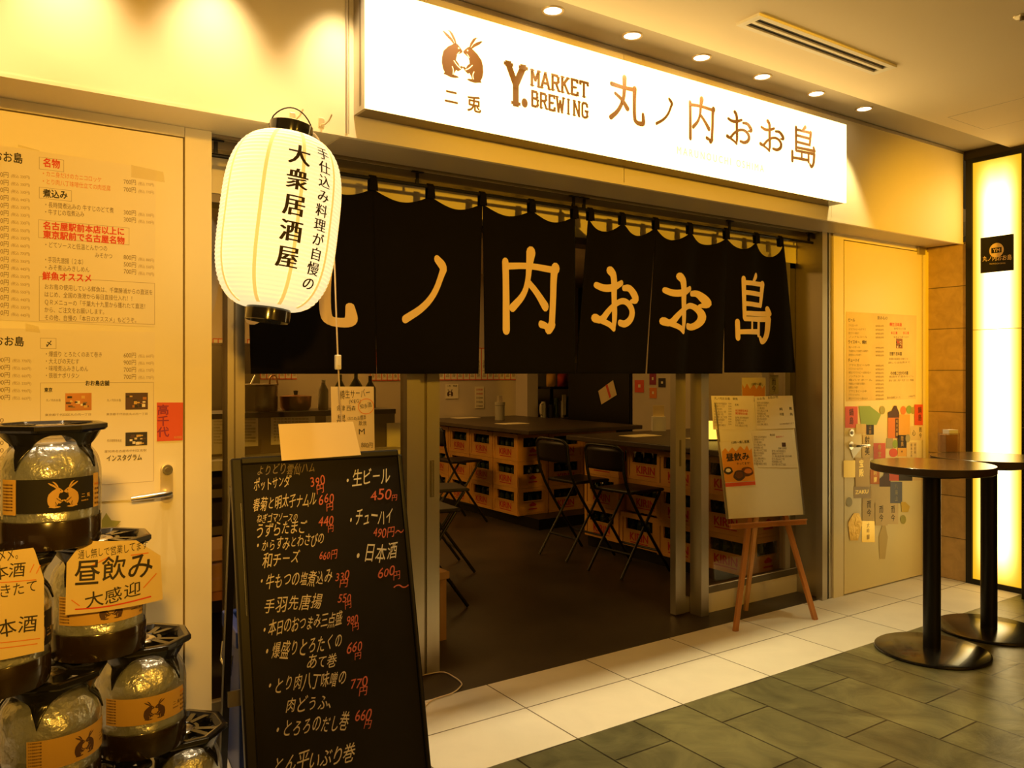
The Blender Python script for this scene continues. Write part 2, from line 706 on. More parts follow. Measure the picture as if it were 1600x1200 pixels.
def join2(parts):
    V = []; F = []
    for n, (v, f) in enumerate(parts):
        k = len(V)
        V += [(q[0], q[1], (q[2] if len(q) > 2 else 0) + n * 3 * LIFT) for q in v]
        F += [[k + i for i in t] for t in f]
    return V, F


def poly2(pts):
    t = geometry.tessellate_polygon([[Vector((p[0], p[1], 0)) for p in pts]])
    return list(pts), [list(x) for x in t]


def xf2(g, sx, sy=None, ox=0, oy=0):
    sy = sx if sy is None else sy
    return [(q[0] * sx + ox, q[1] * sy + oy, q[2] if len(q) > 2 else 0) for q in g[0]], g[1]


# the seven characters of the shop name: brush strokes in a 100 x 100 box, y down
NAME = {
    '丸': [([(42, 2), (42, 26), (39, 50), (24, 76), (4, 92)], [1.2, 1, .9, .9, 1.1]), ([(6, 22), (40, 24), (72, 22)], [1, .8, 1]),
          ([(71, 20), (70, 40), (70, 82), (75, 91), (92, 92), (97, 88), (95, 70)], [1.2, 1, 1, 1, 1.1, 1.2, .8]),
          ([(16, 40), (36, 50), (50, 66)], [.7, .9, 1.2])],
    'ノ': [([(74, 4), (90, 16), (86, 24), (70, 56), (44, 80), (8, 98)], [1.1, 1.5, 1.1, 1, 1, 1.1])],
    '内': [([(7, 16), (8, 40), (8, 97)], [1.0, 1.0, 1.1]), ([(8, 21), (44, 18), (88, 20)], [.8, .7, .8]),
          ([(94, 18), (91, 24), (90, 60), (88, 88)], [1.4, 1.1, 1, 1]), ([(88, 88), (82, 97), (79, 90), (68, 88)], [1.2, 1.0, .8, .9]),
          ([(49, 2), (46, 18), (44, 36), (37, 54), (18, 70)], [1.5, 1.0, .8, .8, 1.0]), ([(44, 38), (60, 50), (76, 66)], [.8, .9, 1.2])],
    'お': [([(32, 4), (40, 12), (39, 50), (41, 76), (38, 96)], [1.2, 1.1, 1.0, 1.1, .7]), ([(7, 28), (20, 33), (38, 31), (58, 22)], [.9, 1, 1, .8]),
          ([(3, 80), (14, 84), (28, 66), (50, 52), (72, 50), (88, 62), (86, 78), (70, 88), (54, 86)], [1.2, .9, .8, .8, .9, 1.1, 1.1, 1, .9]),
          ([(14, 84), (30, 90), (38, 96)], [.8, .8, .8]), ([(64, 30), (80, 28), (92, 38), (98, 48), (84, 50)], [.8, 1, 1.3, 1.1, .5])],
    '島': [([(60, 1), (50, 10)], [1.0, .7]), ([(22, 8), (22, 63)], [1, .9]), ([(22, 13), (82, 12)], [.7, .7]), ([(82, 12), (78, 43)], [1.1, .8]),
          ([(22, 27), (78, 27)], [.7, .7]), ([(22, 43), (78, 43)], [.7, .7]), ([(22, 57), (98, 55)], [.7, .8]), ([(94, 48), (98, 55)], [.9, .9]),
          ([(22, 65), (96, 63)], [.7, .8]), ([(96, 63), (94, 88), (84, 98), (78, 91)], [1.1, 1.0, .9, .7]), ([(6, 70), (6, 92)], [1.0, 1.0]),
          ([(6, 84), (72, 82)], [.7, .8]), ([(44, 65), (44, 83)], [.7, .8]), ([(72, 68), (72, 86)], [.8, .9])],
}


def name2(ch, w):
    """Character as 2D faces in a unit box, y up, stroke weight w."""
    return join2([xf2(stroke2(p, [a * w * 100 for a in ws]), .01, -.01, 0, 1) for p, ws in NAME[ch]])


# the two hares of the shop crest, facing each other; unit = body height incl. ears, y up
HARE = [(66, 62), (40, 78), (14, 104), (6, 132), (4, 160), (10, 188), (20, 204), (14, 214), (30, 216), (54, 222), (84, 220), (104, 214), (92, 208), (72, 206), (76, 196),
        (88, 180), (96, 186), (112, 176), (128, 160), (120, 154), (108, 160), (100, 146), (86, 134), (88, 120), (94, 104), (108, 98), (122, 90), (124, 82),
        (112, 70), (96, 56), (82, 52)]
EAR1 = [(72, 60), (54, 46), (26, 28), (8, 10), (18, 10), (44, 22), (64, 36), (78, 54)]
EAR2 = [(80, 54), (64, 30), (46, 4), (36, 0), (50, 0), (66, 10), (82, 34), (88, 54)]
EYE2 = [(100 + 4 * math.cos(a), 74 + 4 * math.sin(a)) for a in [i * PI / 4 for i in range(8)]]


def hares():
    L = join2([poly2(HARE), poly2(EAR1), poly2(EAR2)])
    a = [(p[0] / 224, 1 - p[1] / 224, p[2]) for p in L[0]], L[1]
    b = [((252 - p[0]) / 224, 1 - p[1] / 224, p[2]) for p in L[0]], L[1]
    return a, b


def hare_details():
    """Pale marks on the hares: eye, forearm and thigh lines."""
    d = join2([poly2(EYE2), stroke2([(72, 140), (92, 160), (112, 170)], 4, 6), stroke2([(62, 170), (70, 186), (66, 206)], 4, 6), stroke2([(104, 92), (96, 100), (90, 108)], 3, 6)])
    a = [(p[0] / 224, 1 - p[1] / 224, p[2]) for p in d[0]], d[1]
    b = [((252 - p[0]) / 224, 1 - p[1] / 224, p[2]) for p in d[0]], d[1]
    return join2([a, b])


# slab letters for MARKET BREWING and Y., 60 x 100 box, y down: straight bars (x0,y0,x1,y1) and serif feet
SLAB = {
    'M': [[(8, 97), (8, 3)], [(8, 3), (30, 62)], [(30, 62), (52, 3)], [(52, 3), (52, 97)]], 'A': [[(4, 97), (30, 3)], [(30, 3), (56, 97)], [(14, 66), (46, 66)]],
    'R': [[(12, 97), (12, 3)], [(12, 4), (40, 4)], [(40, 4), (50, 14)], [(50, 14), (50, 40)], [(50, 40), (40, 50)], [(40, 50), (12, 50)], [(34, 50), (54, 97)]],
    'K': [[(12, 97), (12, 3)], [(12, 56), (50, 3)], [(26, 42), (54, 97)]], 'E': [[(12, 97), (12, 3)], [(12, 4), (48, 4)], [(12, 50), (38, 50)], [(12, 96), (50, 96)], [(48, 4), (48, 18)], [(50, 96), (50, 80)]],
    'T': [[(30, 97), (30, 3)], [(4, 4), (56, 4)], [(4, 4), (4, 20)], [(56, 4), (56, 20)]],
    'B': [[(12, 97), (12, 3)], [(12, 4), (40, 4)], [(40, 4), (48, 12)], [(48, 12), (48, 38)], [(48, 38), (40, 47)], [(40, 47), (12, 47)], [(40, 47), (52, 56)], [(52, 56), (52, 86)], [(52, 86), (42, 96)], [(42, 96), (12, 96)]],
    'W': [[(4, 3), (16, 97)], [(16, 97), (30, 25)], [(30, 25), (44, 97)], [(44, 97), (56, 3)]], 'I': [[(30, 3), (30, 97)]], 'N': [[(10, 97), (10, 3)], [(10, 3), (50, 97)], [(50, 97), (50, 3)]],
    'G': [[(50, 24), (48, 10)], [(48, 10), (38, 3)], [(38, 3), (20, 3)], [(20, 3), (10, 14)], [(10, 14), (10, 86)], [(10, 86), (20, 97)], [(20, 97), (40, 97)], [(40, 97), (50, 88)], [(50, 88), (50, 56)], [(50, 56), (32, 56)]],
    'Y': [[(6, 3), (30, 50)], [(54, 3), (30, 50)], [(30, 46), (30, 97)]],
}
FEET = {'M': [8, 52], 'A': [4, 56], 'R': [12, 54], 'K': [12, 54], 'E': [12], 'T': [30], 'B': [12], 'W': [], 'I': [30], 'N': [10], 'G': [], 'Y': [30]}
HEADS = {'M': [8, 52], 'K': [12, 50], 'W': [4, 56], 'I': [30], 'N': [10, 50], 'Y': [6, 54], 'R': [12], 'B': [12], 'E': [12]}


def slab2(ch, w=17, serif=28):
    P = [stroke2(p, w, square=True) for p in SLAB[ch]]
    for q in SLAB[ch]:
        for e in q:
            P.append(([(e[0] - w / 2, e[1] - w / 2.6), (e[0] + w / 2, e[1] - w / 2.6), (e[0] + w / 2, e[1] + w / 2.6), (e[0] - w / 2, e[1] + w / 2.6)], [[0, 1, 2, 3]]))
    for x in FEET.get(ch, []):
        P.append(stroke2([(x - serif / 2, 96), (x + serif / 2, 96)], 8, square=True))
    for x in HEADS.get(ch, []):
        P.append(stroke2([(x - serif / 2, 4), (x + serif / 2, 4)], 8, square=True))
    return xf2(join2(P), .01, -.01, 0, 1)


# ------------------------------------------------------------------ objects
def tag(o, label, cat, group=None, kind=None):
    o['label'] = label
    o['category'] = cat
    if group:
        o['group'] = group
    if kind:
        o['kind'] = kind
    return o


def thing(name, loc, label, cat, group=None, rz=0.0, rot=None):
    o = bpy.data.objects.new(name, None)
    COL.objects.link(o)
    o.empty_display_size = .1
    o.location = loc
    o.rotation_euler = rot or (0, 0, rz)
    return tag(o, label, cat, group)


def struct(o, label, cat):
    o['kind'] = 'structure'
    o['label'] = label
    o['category'] = cat
    return o


def copy_thing(root, loc, rz, label, group=None):
    r = root.copy(); COL.objects.link(r)
    r.location = loc
    r.rotation_euler = (0, 0, rz)
    r['label'] = label
    if group:
        r['group'] = group
    for ch in list(root.children):
        c = ch.copy(); COL.objects.link(c); c.parent = r
        for g in list(ch.children):
            d = g.copy(); COL.objects.link(d); d.parent = c
    return r


def ordinal(n):
    return ['first', 'second', 'third', 'fourth', 'fifth', 'sixth', 'seventh', 'eighth', 'ninth', 'tenth', 'eleventh', 'twelfth', 'thirteenth', 'fourteenth', 'fifteenth'][n]


def exec_part(fn):
    fn()


# ================================================================== SETTING
Y_DOOR, Y_FAS, Y_GL, Y_SL = 3.2, 2.935, 3.44, 3.52
X_J0, X_J1 = .79, 4.665                      # opening of the shop front
X_R = 5.86                                   # side wall on the right
Z_SOF, Z_CEIL, Z_REC = 2.397, 3.0, 3.04


def setting():
    m = MB(); m.box((-3, 3.235, -.05), (7.2, 9.2, 0), 'concrete')
    struct(m.build('floor'), 'dark concrete floor inside the shop', 'floor')
    m = MB(); m.box((-3, 2.551, -.05), (X_R, 3.235, 0), 'whitetile')
    struct(m.build('floor'), 'strip of pale square tiles in front of the shop front', 'floor')
    m = MB(); m.box((-3, -3.5, -.05), (8, 2.551, 0), 'slate')
    struct(m.build('floor'), 'dark green slate paving of the passage', 'floor')
    m = MB(); m.box((-3, -3.5, Z_CEIL), (8, 2.632, 3.14), 'ceil')
    struct(m.build('ceiling'), 'pale flat ceiling of the passage', 'ceiling')
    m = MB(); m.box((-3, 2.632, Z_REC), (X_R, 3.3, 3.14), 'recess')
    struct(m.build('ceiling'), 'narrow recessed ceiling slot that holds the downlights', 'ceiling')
    m = MB(); m.box((-3, 3.25, 2.66), (7.2, 9.2, 2.76), 'inwall')
    struct(m.build('ceiling'), 'ceiling of the shop interior', 'ceiling')
    m = MB(); m.box((-3, -3.6, 0), (8, -3.5, 3.0), 'inwall')
    struct(m.build('wall_passage'), 'far wall of the passage behind the viewer', 'wall')
    # fascia in panels with fine gaps
    m = MB()
    xs = [-3, .42 - .9, 1.235, 2.652, 4.31, 5.85]
    for a, b in zip(xs[:-1], xs[1:]):
        m.box((a + .002, Y_FAS, Z_SOF), (b - .002, Y_FAS + .02, 3.022), 'panel')
    m.box((-3, Y_FAS + .018, Z_SOF + .001), (5.85, 3.3, 3.03), 'panel')
    m.box((-3, Y_FAS - .006, 3.018), (5.85, Y_FAS + .02, 3.036), 'alu')
    m.box((-3, Y_FAS - .002, Z_SOF - .012), (5.85, Y_FAS + .02, Z_SOF), 'panel')
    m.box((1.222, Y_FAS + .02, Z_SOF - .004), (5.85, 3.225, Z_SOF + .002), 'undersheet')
    m.box((1.22, Y_FAS - .004, Z_SOF), (1.228, Y_FAS, 3.02), 'alu')
    struct(m.build('wall_front'), 'pale painted metal fascia above the shop front', 'wall')
    # header above the opening, with track grooves
    m = MB()
    m.box((X_J0, 3.30, 2.36), (X_J1, 3.36, Z_SOF), 'alu_dark')
    m.box((X_J0, 3.36, 2.372), (X_J1, Y_GL, Z_SOF), 'alu')
    m.box((X_J0, 3.225, 2.385), (X_J1, 3.25, Z_SOF), 'alu_dark')
    m.box((X_J0, Y_GL, 2.215), (X_J1, 3.60, 2.40), 'panel')
    m.box((X_J0, Y_GL + .01, 2.18), (X_J1, 3.58, 2.215), 'alu_dark')
    struct(m.build('trim_1'), 'header with sliding door tracks above the opening', 'trim')
    # left jamb, right jamb
    m = MB(); m.box((.694, Y_DOOR, 0), (X_J0, 3.6, Z_SOF), 'doorpaint')
    struct(m.build('trim_2'), 'pale jamb between left service door and glazing', 'trim')
    m = MB()
    m.box((X_J1 + .022, Y_DOOR + .01, 0), (4.725, 3.62, Z_SOF), 'alu')
    m.box((X_J1, Y_DOOR + .03, 0), (X_J1 + .022, 3.62, Z_SOF), 'alu')
    m.box((4.725, Y_DOOR, 0), (4.833, 3.4, Z_SOF), 'doorpaint')
    m.box((X_J1 - .055, Y_DOOR + .004, 0), (X_J1 - .004, Y_DOOR + .05, Z_SOF), 'alu')
    m.box((X_J1 + .002, Y_DOOR + .012, 0), (X_J1 + .018, Y_DOOR + .03, Z_SOF), 'black')
    struct(m.build('trim_3'), 'metal jamb right of the glazing', 'trim')
    # wall strips over the doors
    m = MB()
    m.box((-3, Y_DOOR, 2.36), (.692, 3.3, Z_SOF), 'doorpaint')
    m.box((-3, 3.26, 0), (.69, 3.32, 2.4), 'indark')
    struct(m.build('trim_4'), 'pale strip over the left service door', 'trim')
    m = MB()
    m.box((4.833, Y_DOOR, 2.36), (X_R, 3.3, Z_SOF), 'doorpaint')
    m.box((4.72, 3.36, 0), (X_R, 3.42, 2.4), 'inwall')
    struct(m.build('trim_5'), 'pale strip over the right service door', 'trim')
    # doors
    d = bpy.data.objects.new('door_1', None); COL.objects.link(d); struct(d, 'pale service door on the left covered with menu posters', 'door')
    m = MB(); m.box((-.22, Y_DOOR - .003, .008), (.686, Y_DOOR + .045, 2.354), 'doorpaint'); m.build('door_leaf', d, bevel=.002)
    m = MB(); m.box((-1.2, Y_DOOR - .003, .008), (-.226, Y_DOOR + .045, 2.354), 'doorpaint'); m.build('door_leaf', d, bevel=.002)
    # lever handle set of the left door
    c = PY(Y_DOOR).at((260, 755))
    m = MB()
    pts = [(c.x + .022 * math.cos(a), Y_DOOR - .009, c.z + (.05 if math.sin(a) > 0 else -.05) + .022 * math.sin(a)) for a in [2 * PI * i / 20 for i in range(20)]]
    m.add(pts + [(p[0], Y_DOOR - .003, p[2]) for p in pts], [tuple(range(20))[::-1]] + [(i, (i + 1) % 20, 20 + (i + 1) % 20, 20 + i) for i in range(20)], 'rim')
    m.build('handle_plate', d)
    m = MB()
    m.tube([(c.x, Y_DOOR - .005, c.z - .032), (c.x, Y_DOOR - .055, c.z - .032), (c.x - .02, Y_DOOR - .062, c.z - .032), (c.x - .13, Y_DOOR - .062, c.z - .04)], [.011, .011, .011, .009], 'steel', 12)
    m.build('lever_handle', d, True)
    m = MB(); m.tube([(c.x, Y_DOOR - .004, c.z + .052), (c.x, Y_DOOR - .022, c.z + .052)], .018, 'steel', 20)
    m.tube([(c.x, Y_DOOR - .02, c.z + .052), (c.x, Y_DOOR - .025, c.z + .052)], .009, 'alu_dark', 16)
    m.build('lock_cylinder', d, True)
    d = bpy.data.objects.new('door_2', None); COL.objects.link(d); struct(d, 'yellow lit service door on the right covered with sake labels', 'door')
    m = MB(); m.box((4.838, Y_DOOR - .003, .008), (5.785, Y_DOOR + .045, 2.354), 'rightdoor_lit'); m.build('door_leaf', d, bevel=.002)
    m = MB(); m.box((5.79, Y_DOOR - .01, .0), (X_R, Y_DOOR + .05, 2.36), 'doorpaint'); m.build('door_frame', d)
    m = MB(); m.box((5.72, Y_DOOR - .02, 2.335), (5.80, Y_DOOR - .002, 2.385), 'alu'); m.build('pivot_hinge', d)
    c = PY(Y_DOOR).at((1327, 676))
    m = MB(); m.tube([(c.x, Y_DOOR - .002, c.z), (c.x, Y_DOOR - .02, c.z)], .024, 'steel', 20); m.tube([(c.x, Y_DOOR - .018, c.z), (c.x, Y_DOOR - .024, c.z)], .012, 'alu_dark', 16); m.build('lock_cylinder', d, True)
    c = PY(Y_DOOR).at((1328, 696))
    m = MB(); m.tube([(c.x, Y_DOOR - .002, c.z), (c.x, Y_DOOR - .012, c.z)], .027, 'steel', 20)
    m.tube([(c.x, Y_DOOR - .005, c.z), (c.x, Y_DOOR - .05, c.z), (c.x + .02, Y_DOOR - .056, c.z), (c.x + .13, Y_DOOR - .056, c.z)], .010, 'steel', 12); m.build('lever_handle', d, True)
    # stone wall return and lit panel wall on the right
    m = MB(); m.box((X_R, 2.92, 0), (X_R + .1, 3.3, 2.40), 'stonewall')
    o = m.build('wall_right')
    struct(o, 'tan stone return beside the yellow lit door', 'wall')
    # its courses run level: turn the brick pattern up the wall
    nt = MATS['stonewall'].node_tree
    for n in nt.nodes:
        if n.type == 'SEPXYZ':
            sep = n
    for l in list(nt.links):
        if l.from_node == sep:
            nt.links.new(sep.outputs['Y' if l.from_socket.name == 'X' else 'Z'], l.to_socket)
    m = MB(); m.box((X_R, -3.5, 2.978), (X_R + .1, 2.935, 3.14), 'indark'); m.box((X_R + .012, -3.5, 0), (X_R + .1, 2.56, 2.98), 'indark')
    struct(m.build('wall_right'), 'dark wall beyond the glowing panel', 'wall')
    # interior walls
    m = MB(); m.box((-3, 8.3, 0), (5.70, 8.4, 2.7), 'inwall')
    struct(m.build('wall_back'), 'white back wall inside the shop', 'wall')
    m = MB(); m.box((5.70, 8.05, 0), (5.86, 8.9, 2.7), 'inwall')
    struct(m.build('wall_back'), 'narrow pillar at the end of the white back wall', 'wall')
    m = MB(); m.box((5.86, 8.8, 0), (7.2, 8.9, 2.7), 'inwall')
    struct(m.build('wall_back'), 'back of the alcove with the bottle shelf', 'wall')
    m = MB(); m.box((5.95, 3.42, 0), (6.05, 6.45, 2.7), 'inwall')
    struct(m.build('wall_right'), 'white side wall inside the shop with stickers', 'wall')
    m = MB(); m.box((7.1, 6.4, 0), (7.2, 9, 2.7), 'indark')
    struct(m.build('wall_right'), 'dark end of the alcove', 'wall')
    m = MB(); m.box((-3.1, 3.3, 0), (-3, 9, 2.7), 'inwall')
    struct(m.build('wall_left'), 'left wall inside the shop', 'wall')


def shopfront():
    G = Y_GL
    # left fixed light
    w = bpy.data.objects.new('window_1', None); COL.objects.link(w); struct(w, 'fixed glazing left of the entrance', 'window')
    m = MB(); m.box((.905, G - .03, 0), (.975, G + .05, 2.215), 'alu'); m.box((.93, G - .034, 0), (.936, G - .03, 2.2), 'alu_dark'); m.build('mullion', w)
    m = MB(); m.box((X_J0, G, .0), (.905, G + .04, .12), 'alu'); m.box((.975, G, 0), (1.74, G + .04, .12), 'alu'); m.build('bottom_rail', w)
    m = MB(); m.box((X_J0, G + .016, .12), (.905, G + .022, 2.19), 'glass'); m.build('pane', w)
    m = MB(); m.box((.975, G + .016, .12), (1.74, G + .022, 2.19), 'glass'); m.build('pane', w)
    m = MB(); m.box((1.73, G - .02, 0), (1.80, G + .05, 2.215), 'alu'); m.build('stile', w)
    # sliding leaf on the left, pushed open
    d = bpy.data.objects.new('door_3', None); COL.objects.link(d); struct(d, 'aluminium sliding door leaf pushed open to the left', 'door')
    m = MB(); m.box((1.805, Y_SL - .025, .01), (1.862, Y_SL + .02, 2.2), 'alu'); m.build('stile', d)
    m = MB(); m.box((1.876, Y_SL - .025, .01), (1.946, Y_SL + .02, 2.2), 'alu'); m.box((1.862, Y_SL - .018, .01), (1.876, Y_SL + .02, 2.2), 'alu_dark'); m.build('stile', d)
    c = PY(Y_SL - .026).at((675, 748))
    m = MB(); m.box((c.x - .012, Y_SL - .0265, c.z - .09), (c.x + .012, Y_SL - .0255, c.z + .09), 'alu_dark'); m.box((c.x - .003, Y_SL - .028, c.z - .085), (c.x + .004, Y_SL - .026, c.z + .085), 'steel'); m.build('pull', d)
    # right leaf and right fixed light
    d = bpy.data.objects.new('door_4', None); COL.objects.link(d); struct(d, 'aluminium sliding door leaf pushed open to the right', 'door')
    m = MB(); m.box((3.575, Y_SL - .025, .01), (3.66, Y_SL + .02, 2.2), 'alu'); m.box((3.66, Y_SL - .02, .01), (3.70, Y_SL + .02, .1), 'alu'); m.build('stile', d)
    c = PY(Y_SL - .026).at((1063, 708))
    m = MB(); m.box((c.x - .008, Y_SL - .0265, c.z - .08), (c.x + .008, Y_SL - .0255, c.z + .08), 'alu_dark'); m.build('pull', d)
    w = bpy.data.objects.new('window_2', None); COL.objects.link(w); struct(w, 'fixed glazing right of the entrance behind the easel', 'window')
    m = MB(); m.box((3.70, G - .035, 0), (3.765, G + .055, 2.215), 'alu'); m.build('mullion', w)
    m = MB(); m.box((3.765, G, 0), (X_J1, G + .04, .12), 'panel'); m.box((3.765, G - .004, .12), (X_J1, G + .04, .165), 'alu_dark'); m.box((3.765, G - .006, .162), (X_J1, G, .168), 'steel'); m.build('bottom_rail', w)
    m = MB(); m.box((3.765, G + .016, .165), (4.60, G + .022, 2.19), 'glass'); m.build('pane', w)
    m = MB(); m.box((4.55, G + .004, .165), (4.60, G + .05, 2.215), 'alu'); m.box((4.60, G + .01, .165), (X_J1, G + .04, 2.215), 'alu_dark'); m.build('stile', w)


def lit_wall():
    t = thing('light_panel', (X_R, 2.72, 0), 'glowing yellow floor to ceiling panel in black frame, right edge', 'light panel')
    m = MB(); m.box((.002, -.165, .036), (.008, .155, 2.945), 'litpanel'); m.build('diffuser', t)
    m = MB()
    m.box((-.012, .155, 0), (.02, .198, 2.978), 'black'); m.box((-.012, -.30, 0), (.02, .155, .036), 'black'); m.box((-.012, -.30, 2.945), (.02, .155, 2.978), 'black')
    m.box((-.012, -.30, .036), (.02, -.165, 2.945), 'black')
    m.build('frame', t)
    for zj in (1.775, .915):
        m = MB(); m.box((-.001, -.165, zj), (.002, .155, zj + .004), 'tan'); m.build('joint_line', t)
    p = PX(X_R - .012)
    a = p.at((1532, 372)); b = p.at((1583, 422))
    m = MB(); m.box((X_R - .012, b.y, b.z), (X_R - .0015, a.y, a.z), 'blackmatte')
    q = Pl((X_R - .012, 0, 0), (-1, 0, 0))
    fit(m, '丸ノ内おお島', q, (1535, 408), (1581, 405), 9, 'clothprint', bold=.015)
    fit(m, 'MARUNOUCHI OSHIMA', q, (1546, 413.5), (1571, 412), 3, 'clothprint')
    c = p.at((1557, 391)); c.x -= .0006
    ov = [(math.cos(a_) * .047, math.sin(a_) * .05) for a_ in [2 * PI * i / 24 for i in range(24)]]
    m.place(poly2(ov), lambda x, y: (c.x, c.y - x, c.z + y), 'clothprint')
    m.place(poly2([(-.033, -.018), (.033, -.018), (.033, .018), (-.033, .018)]), lambda x, y: (c.x - .0005, c.y - x, c.z + y), 'blackmatte')
    g, w_ = text2('YM', .02)
    m.place(xf2(g, .034 / 1), lambda x, y: (c.x - .001, c.y - x + .022, c.z + y - .012), 'clothprint')
    tag(m.build('sign_plate'), 'small square black plate with gold lettering on the glowing panel', 'sign')
    # black shop post at the picture's edge
    m = MB(); m.box((5.74, 2.42, 0), (5.84, 2.498, 2.64), 'black'); m.box((5.72, 2.42, 0), (5.74, 2.500, 1.12), 'black')
    tag(m.build('panel_post', bevel=.003), 'tall black post against the glowing panel at the right edge', 'post')


def ceiling_things():
    # downlights in the slot; the row goes on to the left above the picture
    t = thing('downlight', (0, 0, 0), '', 'downlight')
    m = MB(); m.lathe([(.038, -.002), (.040, -.005), (.047, -.005), (.050, 0)], 'rim', n=32); m.build('trim_ring', t, True)
    m = MB(); m.lathe([(.0005, -.001), (.039, -.001)], 'lampwhite', n=32); m.build('lens', t)
    px = [(862, 17), (987, 54), (1094, 88), (1187, 118), (1272, 146), (1347, 171)]
    for i in range(6):
        x = 2.11 + .4615 * i
        lab = 'round white downlight in the slot above the sign, %s from the left' % ordinal(i) if i < 5 else 'round white downlight beyond the right end of the sign'
        if i == 0:
            t.location = (x, 2.789, Z_REC); t['label'] = lab; t['group'] = 'downlights in the ceiling slot'
        else:
            copy_thing(t, (x, 2.789, Z_REC), 0, lab)
    for i in range(-5, 6):
        x = 2.11 + .4615 * i
        light('SPOT', 'downlight_beam', (x, 2.789, Z_REC - .012), (60 if i < 5 else 50) if i >= 0 else 56, (1, .84, .42) if i >= 0 else (1, .74, .42), .03, spot=66 if i >= 0 else 80, blend=.55 if i >= 0 else 1.0)
    # slot air vent
    t = thing('air_vent', (3.31, 2.305, Z_CEIL), 'long white slot air vent set in the passage ceiling', 'air vent')
    m = MB()
    L, Wd = .52, .062
    m.box((-L, -Wd, -.012), (L, -Wd + .024, 0), 'paperwhite'); m.box((-L, Wd - .024, -.012), (L, Wd, 0), 'paperwhite')
    m.box((-L, -Wd + .024, -.012), (-L + .035, Wd - .024, 0), 'paperwhite'); m.box((L - .035, -Wd + .024, -.012), (L, Wd - .024, 0), 'paperwhite')
    m.build('frame', t)
    m = MB(); m.box((-L + .035, -.008, -.012), (L - .035, .008, 0), 'paperwhite'); m.build('slat', t)
    m = MB(); m.box((-L + .035, -Wd + .024, -.003), (L - .035, Wd - .024, -.001), 'black'); m.build('duct', t)
    t = thing('sprinkler_head', PZ(Z_CEIL).at((1597, 25)), 'small round sprinkler head in the ceiling at the top right corner', 'sprinkler')
    m = MB(); m.lathe([(.001, -.004), (.030, -.004), (.034, 0)], 'rim', n=24); m.build('rosette', t)
    m = MB(); m.cyl((0, 0, -.022), .009, .02, 'alu_dark', 16); m.build('nozzle', t)
    t = MB()
    x0, x1, y0, y1 = 4.86, 5.29, 2.10, 2.53
    for a, b in [((x0, y0), (x1, y0 + .003)), ((x0, y1 - .003), (x1, y1)), ((x0, y0), (x0 + .003, y1)), ((x1 - .003, y0), (x1, y1))]:
        t.box((a[0], a[1], Z_CEIL - .001), (b[0], b[1], Z_CEIL + .001), 'recess')
    t.box((x0 + .003, y0 + .003, Z_CEIL - .0008), (x1 - .003, y1 - .003, Z_CEIL + .001), 'ceil')
    struct(t.build('trim_6'), 'square access hatch in the passage ceiling', 'trim')


